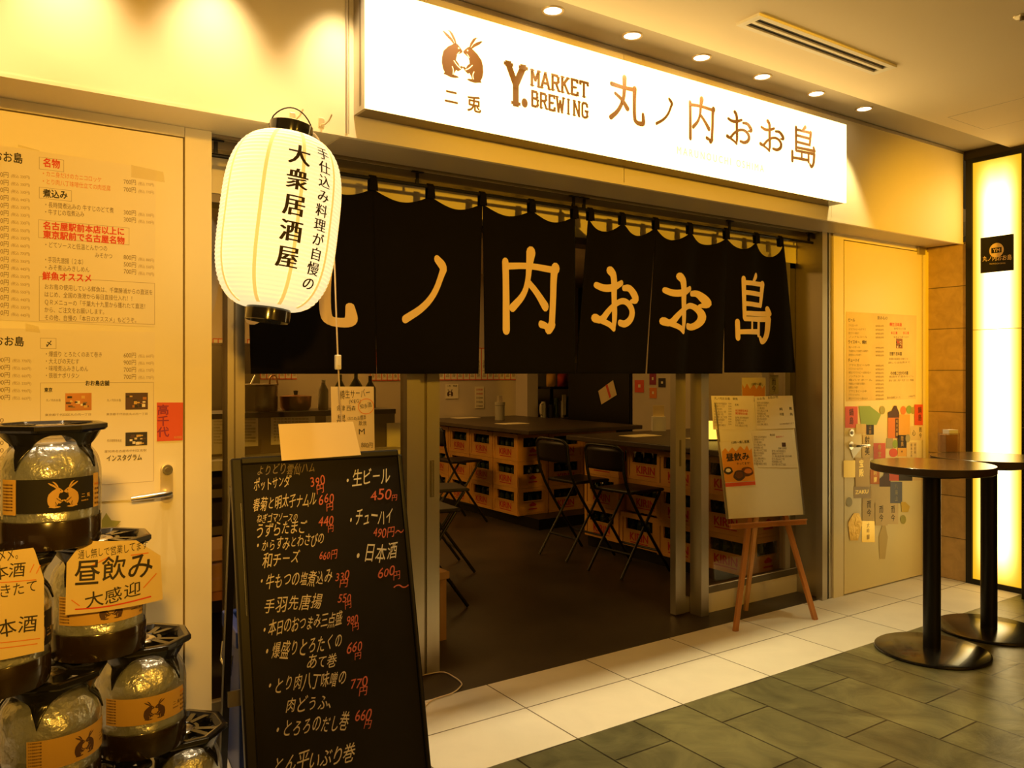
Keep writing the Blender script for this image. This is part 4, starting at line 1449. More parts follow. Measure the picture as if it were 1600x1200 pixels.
def keg_pictures(m, R, z, h, a0, ink, sub=.02):
    a, b = hares()

    def fn(x, y):
        an = a0 + x * h / R
        return (R * math.cos(an), R * math.sin(an), z + y * h)
    m.place(a, fn, ink, .2); m.place(b, fn, ink, .2)
    m.place(xf2(hare_details(), 1), lambda x, y: ((R + .0022) * math.cos(a0 + x * h / R), (R + .0022) * math.sin(a0 + x * h / R), z + y * h), 'blackmatte' if ink == 'tanbright' else 'tan', .2)


KEG_H = .308


def keg_proto(dark, aC):
    """aC: direction (angle about z) of the middle of the label."""
    t = thing('beer_keg', (0, 0, 0), '', 'keg')
    R = .1145
    m = MB()
    m.lathe([(.100, .0), (.112, .004), (R + .001, .018), (R + .001, .070), (R - .001, .074)], 'cup', n=48, caps=False)
    m.lathe([(.0005, .012), (.105, .012)], 'cup', n=24)
    m.build('base_cup', t, True)
    m = MB()
    prof = [(R, .066), (R, .085), (R + .001, .10), (R + .001, .185)]
    for i in range(1, 13):
        a = PI / 2 * i / 12
        prof.append((.036 + (R - .036) * math.cos(a), .185 + .083 * math.sin(a)))
    prof += [(.036, .275)]
    m.lathe(prof, 'pet', n=56); m.build('clear_body', t, True, angle=70)
    m = MB()
    rnd = random.Random(3)
    vs = []; fs = []
    NA, NZ = 40, 22
    for j in range(NZ + 1):
        z = .022 + .228 * j / NZ
        if z < .185:
            r = .108
        else:
            a = math.asin(min(1, (z - .185) / .083)); r = .028 + (.108 - .028) * math.cos(a)
        for k in range(NA):
            an = 2 * PI * k / NA
            rr = r * (1 + .035 * math.sin(3 * an + 9 * z * 4) * math.sin(31 * z + 2 * an) + rnd.uniform(-.03, .012))
            vs.append((rr * math.cos(an), rr * math.sin(an), z))
    for j in range(NZ):
        for k in range(NA):
            l = (k + 1) % NA
            fs.append((j * NA + k, j * NA + l, (j + 1) * NA + l, (j + 1) * NA + k))
    fs.append(tuple(range(NA))[::-1]); fs.append(tuple(NZ * NA + k for k in range(NA)))
    m.add(vs, fs, 'bag'); m.build('foil_bag', t, True, angle=180)
    # handle: eight sided plate with finger holes, four flanges running down the shoulder
    m = MB()
    zt = KEG_H - .004
    NA = 96

    def octr(a, r):
        q = (a + PI / 8) % (PI / 4) - PI / 8
        return r / math.cos(q) * .985
    vs = []; fs = []
    ring = lambda r, z: [((octr(2 * PI * k / NA, r)) * math.cos(2 * PI * k / NA), octr(2 * PI * k / NA, r) * math.sin(2 * PI * k / NA), z) for k in range(NA)]
    rows = [ring(.094, zt - .020), ring(.118, zt - .018), ring(.1235, zt - .012), ring(.1235, zt - .002), ring(.120, zt), ring(.106, zt), ring(.102, zt - .004), ring(.094, zt - .012), ring(.094, zt - .020)]
    for r in rows:
        vs += r
    for j in range(len(rows) - 1):
        for k in range(NA):
            l = (k + 1) % NA
            fs.append((j * NA + k, j * NA + l, (j + 1) * NA + l, (j + 1) * NA + k))
    m.add(vs, fs, 'blackpl')
    # spokes from rim to hub
    for k in range(4):
        a = aC + PI / 4 + k * PI / 2
        for da in (-.22, .22):
            m.bar((.040 * math.cos(a + da * .6), .040 * math.sin(a + da * .6), zt - .010), (.108 * math.cos(a + da), .108 * math.sin(a + da), zt - .010), .016, .012, 'blackpl')
    m.lathe([(.040, zt - .022), (.050, zt - .022), (.050, zt - .006), (.040, zt - .006), (.040, zt - .022)], 'blackpl', n=32)
    # ribs under the rim
    for k in range(24):
        a = 2 * PI * k / 24
        m.bar((.094 * math.cos(a), .094 * math.sin(a), zt - .014), (.116 * math.cos(a), .116 * math.sin(a), zt - .014), .003, .008, 'blackpl')
    m.build('handle', t, True, angle=35)
    m = MB()
    vs = []; fs = []
    NZ = 10
    for j in range(NZ + 1):
        for k in range(NA + 1):
            a = 2 * PI * k / NA
            c = abs(math.cos(2 * (a - aC)))          # arches face the label, points between
            low = zt - .026 - .082 * (1 - c) ** .9 if True else 0
            low = zt - .022 - .085 * (1 - c ** .62)
            z = zt - .016 + (low - zt + .016) * j / NZ
            dz = zt - .016 - z
            # hug the dome outside
            zz = max(z, .185)
            th = math.asin(min(1, (zz - .185) / .083)) if zz < .268 else PI / 2
            rd = .036 + (R - .036) * math.cos(th) + .006
            r = max(rd, .114 - 1.0 * dz ** 1.0 * .5)
            vs.append((r * math.cos(a), r * math.sin(a), z))
    for j in range(NZ):
        for k in range(NA):
            fs.append((j * (NA + 1) + k, j * (NA + 1) + k + 1, (j + 1) * (NA + 1) + k + 1, (j + 1) * (NA + 1) + k))
    m.add(vs, fs, 'blackpl'); m.build('handle_skirt', t, True, solid=.004, angle=60)
    m = MB(); m.lathe([(.0005, zt - .004), (.030, zt - .004), (.036, zt - .008), (.038, zt - .03)], 'steel', n=32); m.lathe([(.012, zt - .0035), (.018, zt - .0035)], 'alu_dark', n=24); m.build('valve_cap', t, True)
    # label
    m = MB()
    z0, z1 = (.096, .176) if dark else (.100, .172)
    RL = R + .0022
    half = .78 if dark else .98
    m.lathe([(RL, z0), (RL, z1)], 'blackmatte' if dark else 'tan', n=40, a0=aC - half, a1=aC + half)
    if dark:
        m.lathe([(RL, z0 - .004), (RL, z1 + .0)], 'tan', n=8, a0=aC - half - .36, a1=aC - half - .01)
        m.lathe([(RL, z0), (RL, z1 + .004)], 'tan', n=6, a0=aC + half + .01, a1=aC + half + .2)
    h = (z1 - z0) * (.80 if dark else .72)
    keg_pictures(m, RL + .0006, z0 + (z1 - z0) * .12, h, aC - .20 + (0 if dark else .10), 'tanbright' if dark else 'hare')
    ink = 'tan' if dark else 'hare'

    def wrapt(txt, a, z, s, inkk, vertical=False):
        g, w = text2(txt, .01, 0, vertical)
        m.place(g, lambda x, y: ((RL + .0007) * math.cos(a + x * s / RL), (RL + .0007) * math.sin(a + x * s / RL), z + y * s), inkk, .5)
    wrapt('二 兎', aC + .46 + (0 if dark else .14), z0 + .030, .011, ink)
    wrapt('純米樽生酒', aC + .46 + (0 if dark else .14), z0 + .020, .004, ink)
    for k in range(9):
        wrapt('日本酒純米吟醸', (aC - half - .33) if dark else aC - half + .03, z0 + .066 - k * .0075, .0042, 'hare')
    for k in range(5):
        wrapt('要冷蔵', aC + (half + .04 if dark else half - .14), z0 + .055 - k * .012, .006, 'inkorange' if k == 0 else 'hare')
    m.build('label', t)
    return t


def kegs():
    mat('orangeprint', (.80, .33, .03), .6)
    u = Vector((.859, .511, 0)); sp = .276
    c3 = Vector((.421, 2.471, 0))
    zb = .122
    rows = {4: [c3 + u * sp * .5, c3 - u * sp * .5, c3 - u * sp * 1.5], 3: [c3, c3 - u * sp, c3 - u * sp * 2], 2: [c3 - u * sp * .5, c3 - u * sp * 1.5], 1: [c3 - u * sp]}
    z = {4: zb, 3: zb + KEG_H, 2: zb + 2 * KEG_H, 1: zb + 3 * KEG_H}
    labels = {
        (1, 0): 'clear keg with black hare label, alone on top of the keg pyramid',
        (2, 0): 'keg behind the note that welcomes daytime drinkers, second tier of the pyramid',
        (2, 1): 'keg behind the long handwritten sake note, second tier at the left edge',
        (3, 0): 'keg with tan hare label facing the viewer, right end of the third tier',
        (3, 1): 'keg with tan hare label turned to the right, under the long handwritten note',
        (3, 2): 'keg cut by the left edge of the third tier',
        (4, 0): 'bottom tier keg at the foot of the chalkboard, white valve cap showing',
        (4, 1): 'bottom tier keg under the right end of the third tier',
        (4, 2): 'bottom tier keg at the lower left corner'}
    protos = {}
    for r in (1, 2, 3, 4):
        for k, p in enumerate(rows[r]):
            if (r, k) == (3, 2) or (r, k) == (4, 2):
                pass
            dark = r == 1 or (r, k) == (2, 1)
            P = Vector((p.x, p.y, z[r]))
            toc = math.atan2(-P.y, -P.x)
            off = {(1, 0): .14, (2, 0): .1, (2, 1): .62, (3, 0): .12, (3, 1): .55, (3, 2): .5}.get((r, k), .2)
            if dark not in protos:
                protos[dark] = keg_proto(dark, -PI / 2)
                o = protos[dark]
                o.location = P; o['label'] = labels[(r, k)]; o['group'] = 'stacked beer kegs'
                o.rotation_euler = (0, 0, toc + off + PI / 2)
            else:
                copy_thing(protos[dark], P, toc + off + PI / 2, labels[(r, k)], 'stacked beer kegs')
    # low black pallet under the pyramid
    t = thing('pallet', c3 - u * sp * .4 + Vector((.02, .0, 0)), 'low black plastic pallet under the keg pyramid', 'pallet', rz=math.atan2(u.y, u.x))
    m = MB()
    for k in range(4):
        m.box((-.52, -.17 + k * .10, .085), (.29, -.09 + k * .10, .118), 'black')
    m.build('deck', t, bevel=.003)
    for x in (-.48, -.10, .22):
        m = MB(); m.box((x, -.17, 0), (x + .06, .21, .085), 'black'); m.build('runner', t, bevel=.003)
    # blue folding crate behind the chalkboard
    t = thing('blue_crate', (.93, 3.05, 0), 'blue plastic folding crate standing behind the chalkboard', 'crate', rz=-.1)
    m = MB(); m.box((-.1, -.14, 0), (.30, -.12, .52), 'blue'); m.box((-.1, .12, 0), (.30, .14, .52), 'blue'); m.box((-.1, -.14, 0), (-.08, .14, .52), 'blue'); m.box((.28, -.14, 0), (.30, .14, .52), 'blue'); m.box((-.1, -.14, 0), (.3, .14, .02), 'blue')
    m.build('body', t, bevel=.004)
    m = MB(); m.box((-.11, -.155, .50), (.31, -.12, .56), 'blue'); m.box((-.11, .12, .50), (.31, .155, .56), 'blue'); m.box((-.115, -.155, .50), (-.08, .155, .56), 'blue'); m.build('rim', t, bevel=.006)
    m = MB(); m.tube([(-.118, -.09, .46), (-.125, -.09, .39), (-.125, .09, .39), (-.118, .09, .46)], .006, 'steel', 8); m.build('handle', t, True)


def keg_notes():
    # two handwritten notes taped round the kegs of the second tier
    u = Vector((.859, .511, 0)); c3 = Vector((.421, 2.471, 0)); sp = .276
    for k, (ctr, quad, lines, lab) in enumerate((
        (c3 - u * sp * .5, ((102, 962), (256, 942), (252, 872), (213, 845), (130, 845), (104, 880)),
         [('通し無しで営業してます', (122, 872), (232, 858), 15, 0), ('昼飲み', (116, 914), (240, 896), 42, .01), ('大感迎', (132, 948), (222, 930), 26, .005)], 'curled handwritten note welcoming daytime drinkers, taped on a keg'),
        (c3 - u * sp * 1.5, ((-60, 1042), (69, 1018), (69, 905), (55, 862), (52, 856), (-60, 868)),
         [('ウメメメ。', (-30, 880), (36, 870), 22, 0), ('日本酒', (-40, 908), (40, 896), 24, .004), ('のできたて', (-44, 938), (60, 922), 22, 0), ('日本酒', (-40, 998), (60, 983), 30, .004)], 'long handwritten sake note taped on the keg at the left edge'))):
        P = Vector((ctr.x, ctr.y, 0))
        d = -P.normalized()
        n = Vector((d.x, d.y, 0))
        tv = Vector((0, 0, 1)).cross(n)
        front = P + n * .142
        pl = Pl(front + Vector((0, 0, 0)), n)
        ox = P + n * .142

        def curl(p, lift):
            """bend the sheet gently round the keg"""
            w = pl.at(p)
            s = (w - ox).dot(tv)
            R = .30 if k == 0 else .5
            return w - n * (R - math.sqrt(max(R * R - s * s, 1e-4))) + n * (lift + .004)
        m = MB()
        g = subdiv(*poly2([(a, -b) for a, b in quad]), 14)
        m.place(g, lambda x, y: curl((x, -y), 0), 'paperold')
        for txt, l, r, h, b in lines:
            gg, w = text2(txt, b, .10)
            dx, dy = r[0] - l[0], r[1] - l[1]
            m.place(gg, lambda x, y: curl((l[0] + dx * x / w, l[1] + dy * x / w - y * h), .001), 'ink', .3)
        if k == 0:
            m.place(stroke2([(118, -952), (170, -947), (236, -935)], 2.2), lambda x, y: curl((x, -y), .0012), 'inkred', 8)
            for q in ([(225, -920), (245, -900)], [(140, -885), (170, -870)], [(112, -938), (124, -946)], [(205, -868), (232, -866)]):
                m.place(stroke2(q, 1.8), lambda x, y: curl((x, -y), .0010), 'inkorange', 8)
        else:
            for q in ([(-50, -1008), (62, -998)], [(-20, -1014), (58, -1006)], [(47, -894), (53, -882)], [(57, -896), (63, -884)], [(-40, -912), (56, -906)]):
                m.place(stroke2(q, 1.5), lambda x, y: curl((x, -y), .0012), 'inkorange', 8)
        tag(m.build('handwritten_note', solid=.0), lab, 'note', 'handwritten notes on the kegs')


def bar_tables():
    t = None
    for k, (c, lab) in enumerate(((PZ(0).at((1456, 1018)), 'round brown standing table with black column nearest the viewer'), (Vector((4.87, 2.30, 0)), 'round brown standing table half cut by the right edge, clear holder on it'))):
        if k == 0:
            t = thing('standing_table', c, lab, 'table', 'round standing tables')
            m = MB(); m.lathe([(.0005, .955), (.294, .955), (.300, .960), (.300, .994)], 'tableedge', n=72); m.lathe([(.300, .994), (.298, .996), (.0005, .996)], 'tabletop', n=72); m.build('tabletop', t, True)
            m = MB(); m.cyl((0, 0, .012), .043, .945, 'black', 36); m.build('column', t, True)
            m = MB(); m.lathe([(.0005, 0), (.275, 0), (.280, .006), (.278, .014), (.27, .018), (.06, .022), (.0005, .022)], 'blackpl', n=72); m.build('base_plate', t, True)
            m = MB(); m.lathe([(.0005, .935), (.16, .935), (.16, .955)], 'black', n=32); m.build('mounting_plate', t)
        else:
            copy_thing(t, c, 0, lab)
    # acrylic holder on the rear table
    b = PZ(.996).at((1482, 706))
    t = thing('menu_holder', b, 'clear acrylic holder with papers on the rear standing table', 'menu holder', rz=-.35)
    m = MB(); m.box((-.05, -.035, 0), (.05, -.032, .115), 'acrylic'); m.box((-.05, .030, 0), (.05, .033, .19), 'acrylic'); m.box((-.05, -.035, 0), (-.047, .033, .115), 'acrylic'); m.box((.047, -.035, 0), (.05, .033, .115), 'acrylic'); m.box((-.05, -.035, 0), (.05, .033, .003), 'acrylic'); m.build('holder', t)
    m = MB(); m.box((-.042, -.024, .004), (.042, .022, .105), 'acrylic_label'); m.build('leaflets', t)
    m = MB(); m.box((-.02, -.026, .105), (.046, .024, .135), 'paperwhite'); m.build('paper_stack', t)


# ------------------------------------------------------------------ posters and labels
def door_posters():
    pl = PY(Y_DOOR - .004)
    P = lambda q: pl.at(q)

    def sheet(name, q, paper, lab, cat, grp=None, th=.001):
        Q = [P(x) for x in q]
        m = MB(); m.hexa(Q, Vector((0, -th, 0)), paper)
        return m, PY(Y_DOOR - .004 - th)
    # upper poster
    m, p = sheet('menu_poster', ((-160, 493), (241, 511), (244, 264), (-160, 203)), 'paper', '', '')

    def frame(a, b, w=.0012, ink='inkfaint'):
        A = p.at(a); B = p.at(b)
        x0, x1 = sorted((A.x, B.x)); z0, z1 = sorted((A.z, B.z)); y = A.y - .0005
        for c in (((x0, z0), (x1, z0 + w)), ((x0, z1 - w), (x1, z1)), ((x0, z0), (x0 + w, z1)), ((x1 - w, z0), (x1, z1))):
            m.add([(c[0][0], y, c[0][1]), (c[1][0], y, c[0][1]), (c[1][0], y, c[1][1]), (c[0][0], y, c[1][1])], [(0, 1, 2, 3)], ink)
    fit(m, '丸ノ内おお島', p, (-62, 244), (36, 254.5), 18, 'ink', bold=.02)
    pr = ['330', '330', '330', '440', '330', '330', '330', '550', '330', '660', '770', '330', '440', '550', '550', '550', '440', '330', '440']
    for i, v in enumerate(pr):
        y = 276 + i * 12.0
        fit(m, '%d0円' % (int(v) // 11), p, (-9, y - 1), (14, y + 1.2), 10, 'inkgrey')
        fit(m, '(税込 %s円)' % v, p, (17, y + 1), (47, y + 3.4), 6, 'inkfaint')
        fit(m, '本日のおすすめ', p, (-100, y - 11), (-40, y - 4), 10, 'inkgrey')
    frame((61, 245), (100, 269))
    fit(m, '名物', p, (67, 259), (94, 262.5), 15, 'inkred', bold=.03)
    fit(m, '・カニ身だけのカニコロッケ', p, (64, 274), (159, 284.5), 9.5, 'inkorange')
    fit(m, '・とり肉八丁味噌仕立ての肉豆腐', p, (64, 286), (173, 298), 9.5, 'inkorange')
    for y, a, b in ((287, '700', '770'), (299, '700', '770'), (335, '300', '330'), (346, '300', '330'), (405, '800', '880'), (416, '500', '550'), (427, '700', '770')):
        fit(m, a + '円', p, (193, y), (213, y + 1.6), 9.5, 'inkgrey')
        fit(m, '(税込 %s円)' % b, p, (216, y + 2), (241, y + 4), 6, 'inkfaint')
    frame((61, 292), (112, 315))
    fit(m, '煮込み', p, (67, 307), (106, 310), 14, 'ink', bold=.03)
    fit(m, '・長時間煮込みの 牛すじのどて煮', p, (68, 323), (178, 332.5), 10, 'inkgrey')
    fit(m, '・牛すじの塩煮込み', p, (68, 334.5), (132, 338.5), 10, 'inkgrey')
    frame((60, 343), (202, 383))
    fit(m, '名古屋駅前本店以上に', p, (67, 357), (195, 367), 13.5, 'inkred', bold=.035)
    fit(m, '東京駅前で名古屋名物', p, (67, 371), (195, 381), 13.5, 'inkred', bold=.035)
    fit(m, '・どてソースと低温とんかつの', p, (68, 385.5), (168, 392), 10, 'inkgrey')
    fit(m, 'みそかつ', p, (148, 402), (176, 404), 9.5, 'inkgrey')
    fit(m, '・手羽先唐揚（２本）', p, (68, 409), (134, 413.5), 10, 'inkgrey')
    fit(m, '・みそ煮込みきしめん', p, (68, 421), (140, 425), 10, 'inkgrey')
    frame((61, 432), (242, 507))
    fit(m, '鮮魚オススメ', p, (66, 436), (144, 440), 14, 'inkred', bold=.035)
    for i, s_ in enumerate(('おお島の使用している鮮魚は、千葉勝浦からの直送を', 'はじめ、全国の漁港から毎日直接仕入れ！！', 'ＱＲメニューの「千葉九十九里から獲れたて直送！', 'から、ご注文をお願いします。', 'その他、自慢の「本日のオススメ」もどうぞ。')):
        y = 451 + i * 12.1
        e = (239, 211, 231, 167, 217)[i]
        fit(m, s_, p, (69, y), (e, y + (e - 69) * (.055 - i * .006)), 9.5, 'inkgrey')
    tag(m.build('menu_poster'), 'upper large printed menu poster on the left door with red headings', 'poster', 'menu posters on the left door')
    # lower poster
    m, p = sheet('menu_poster', ((-160, 800), (241, 779), (242, 519), (-160, 508)), 'paper', '', '')
    fit(m, '丸ノ内おお島', p, (-62, 537), (38, 540), 17, 'ink', bold=.02)
    for i, v in enumerate(('770', '660', '660', '550', '990', '660')):
        y = 565.5 + i * 11.7
        fit(m, '%d0円' % (int(v) // 11), p, (-9, y), (16, y + .4), 9.5, 'inkgrey')
        fit(m, '(税込 %s円)' % v, p, (19, y), (49, y + 1), 6, 'inkfaint')
    for i in range(12):
        fit(m, '%d80' % (3 + i % 4), p, (-14, 660 + i * 11.8), (6, 660 + i * 11.7), 9.5, 'inkgrey')
        fit(m, '日本酒グラス一合', p, (-110, 660 + i * 11.8), (-30, 660 + i * 11.7), 9.5, 'inkgrey')
    frame((63, 528), (88, 545))
    fit(m, '〆', p, (71, 541), (82, 541), 11, 'ink', bold=.03)
    for i, (s_, a, b, e) in enumerate((('・爆盛り とろたくのあて巻き', '600', '660', 160), ('・大えびの天むす', '900', '990', 124), ('・味噌煮込みきしめん', '700', '770', 138), ('・鉄板ナポリタン', '700', '770', 124))):
        y = 556.5 + i * 11.2
        fit(m, s_, p, (69, y), (e, y + (e - 69) * .012), 9.5, 'inkgrey')
        fit(m, a + '円', p, (193, y + 2), (213, y + 2), 9.5, 'inkgrey')
        fit(m, '(税込 %s円)' % b, p, (216, y + 2), (241, y + 2), 6, 'inkfaint')
    frame((63, 598), (240, 752))
    fit(m, 'おお島店舗', p, (133, 602), (171, 602), 9, 'ink', bold=.03)
    fit(m, '東京', p, (69, 612), (82, 612), 7.5, 'ink', bold=.03)
    fit(m, '丸ノ内おお島', p, (72, 627), (95, 627), 4.6, 'inkgrey')
    fit(m, '丸ノ内おお島', p, (167, 627), (189, 627), 4.6, 'inkgrey')
    fit(m, '東京都千代田区丸の内一丁目', p, (70, 650), (143, 649), 4.2, 'inkgrey'); fit(m, '東京都千代田区丸の内一丁目', p, (166, 649), (231, 648), 4.2, 'inkgrey')
    fit(m, '名古屋駅前本店', p, (167, 690), (190, 690), 4.6, 'inkgrey'); fit(m, '愛知県名古屋市中村区名駅', p, (163, 707), (229, 705), 4.2, 'inkgrey')
    fit(m, 'インスタグラム', p, (166, 720), (222, 718), 10.5, 'ink', bold=.02)

    def pic(a, b, cols, seed):
        rnd = random.Random(seed)
        A = p.at(a); B = p.at(b)
        y = A.y - .0006

        def q(x0, z0, x1, z1, ink, l=0):
            m.add([(A.x + (B.x - A.x) * x0, y - l, A.z + (B.z - A.z) * z0), (A.x + (B.x - A.x) * x1, y - l, A.z + (B.z - A.z) * z0), (A.x + (B.x - A.x) * x1, y - l, A.z + (B.z - A.z) * z1), (A.x + (B.x - A.x) * x0, y - l, A.z + (B.z - A.z) * z1)], [(0, 1, 2, 3)], ink)
        q(0, 0, 1, 1, cols[0])
        for i in range(14):
            x = rnd.uniform(0, .8); z = rnd.uniform(.15, .8)
            q(x, z, x + rnd.uniform(.08, .2), min(1, z + rnd.uniform(.06, .2)), cols[1 + i % (len(cols) - 1)], .0003 + i * .00003)
    pic((102, 614.5), (143, 641), ['copper', 'hare', 'paper', 'ink', 'tan', 'inkgrey'], 1)
    pic((196, 614), (231, 639.5), ['hare', 'ink', 'copper', 'tan', 'ink', 'paper'], 2)
    pic((196, 676), (230, 695.5), ['ink', 'paper', 'tan', 'hare', 'paperold'], 3)
    tag(m.build('menu_poster'), 'lower large printed menu poster on the left door with small photographs', 'poster', 'menu posters on the left door')
    # red sake card
    m, p = sheet('sake_card', ((245, 689.5), (285.5, 688), (286, 629), (245, 629)), 'stickerred', '', '')
    vert(m, '高千代', p, (255, 632), 17, 'cardink', bold=.02, pitch=1.02, sx=1.05)
    fit(m, '新潟清酒', p, (272, 685), (284, 684.5), 4, 'tan')
    tag(m.build('sake_card'), 'small red card with purple brush lettering beside the lower poster on the left door', 'card')
    # tape strips
    for a, b, lab in (((28, 226), (60, 236), 'strip of clear tape above the upper menu poster'), ((205, 258), (255, 285), 'crumpled clear tape at the top right corner of the upper menu poster'), ((40, 505), (60, 520), 'clear tape between the two menu posters')):
        A = P(a); B = P(b)
        m = MB(); m.add([(A.x, A.y - .0025, A.z), (B.x, A.y - .0025, A.z - .01), (B.x + .005, A.y - .0025, B.z), (A.x, A.y - .0025, B.z + .004)], [(0, 3, 2, 1)], 'tape')
        tag(m.build('tape_strip'), lab, 'tape', 'tape on the left door')
    # star shaped sticker peeking over the keg
    A = P((166, 818))
    m = MB(); g = poly2([(.05 * (1 if i % 2 == 0 else .55) * math.cos(PI / 2 + i * PI / 5), .05 * (1 if i % 2 == 0 else .55) * math.sin(PI / 2 + i * PI / 5)) for i in range(10)])
    m.place(g, lambda x, y: (A.x + x, A.y - .001, A.z - .012 + y), 'olive')
    tag(m.build('star_sticker'), 'olive star shaped sticker on the left door just above a keg handle', 'sticker')
    # drinks poster on the right door
    m, p = sheet('drinks_poster', ((1322, 627), (1431, 623.5), (1432, 493), (1322, 487)), 'paperold', '', '')
    fit(m, '飲みもの', p, (1371, 499), (1387, 499.5), 6.5, 'ink')
    for s_, l, r in (('ビール', (1325, 502), (1336, 502.5)), ('ウイスキー、焼酎', (1325, 536.5), (1354, 537)), ('チューハイ', (1325, 565), (1343, 565))):
        fit(m, s_, p, l, r, 6.2, 'ink', bold=.02)
    ys = [510, 516, 522, 528] + [544, 550, 556] + [572 + 5.8 * i for i in range(10)]
    wd = ['アサヒ生ビール中', 'クラフトビールグラス', '樽生クラフトビール飲み比べ', 'ノンアルコール', '角ハイボール', '芋焼酎ロック水割りお湯割り', '麦焼酎ロック水割り']
    for i, y in enumerate(ys):
        e = 1340 + (i * 13 % 24)
        fit(m, wd[i % 7], p, (1326, y), (e, y), 4, 'inkgrey')
        fit(m, '500円(税込550円)', p, (1368, y + .5), (1381, y + .5), 3.2, 'inkgrey')
    for s_, l, r, h, ink in (('樽生日本酒', (1390, 509), (1409, 509.5), 6, 'inkred'), ('辛口三種', (1392, 522), (1402, 522), 4.6, 'inkred'), ('甘口三種', (1411, 522), (1420, 522), 4.6, 'inkred'), ('日替り日本酒', (1390, 555), (1409, 555), 6.2, 'ink'), ('その他こだわりの酒', (1391, 585.5), (1419, 585), 6, 'ink'),
                              ('飲み比べセット三種', (1397, 514.5), (1415, 515), 3.4, 'inkgrey'), ('半合より承ります', (1396, 528), (1420, 528), 3.4, 'inkgrey'), ('全国の銘酒を日替りで', (1389, 562), (1419, 562), 3.4, 'inkgrey'), ('詳しくは店員まで', (1388, 568), (1422, 567), 3.4, 'inkgrey'), ('梅酒ゆず酒あらごし', (1389, 590), (1428, 589), 3.4, 'inkgrey'), ('おまかせ三種', (1388, 596), (1428, 595), 3.4, 'inkgrey'), ('飲み放題コース', (1386, 623), (1407, 622), 3.8, 'inkgrey'), ('1980円', (1419, 621), (1430, 620), 3.8, 'inkgrey')):
        fit(m, s_, p, l, r, h, ink, bold=.02 if h > 4.5 else 0)
    pic((1400, 529), (1410, 544.5), ['copper', 'ink', 'paper', 'tan', 'stickerred'], 5)
    tag(m.build('drinks_poster'), 'yellow lit printed drinks poster on the right door above the sake labels', 'poster')


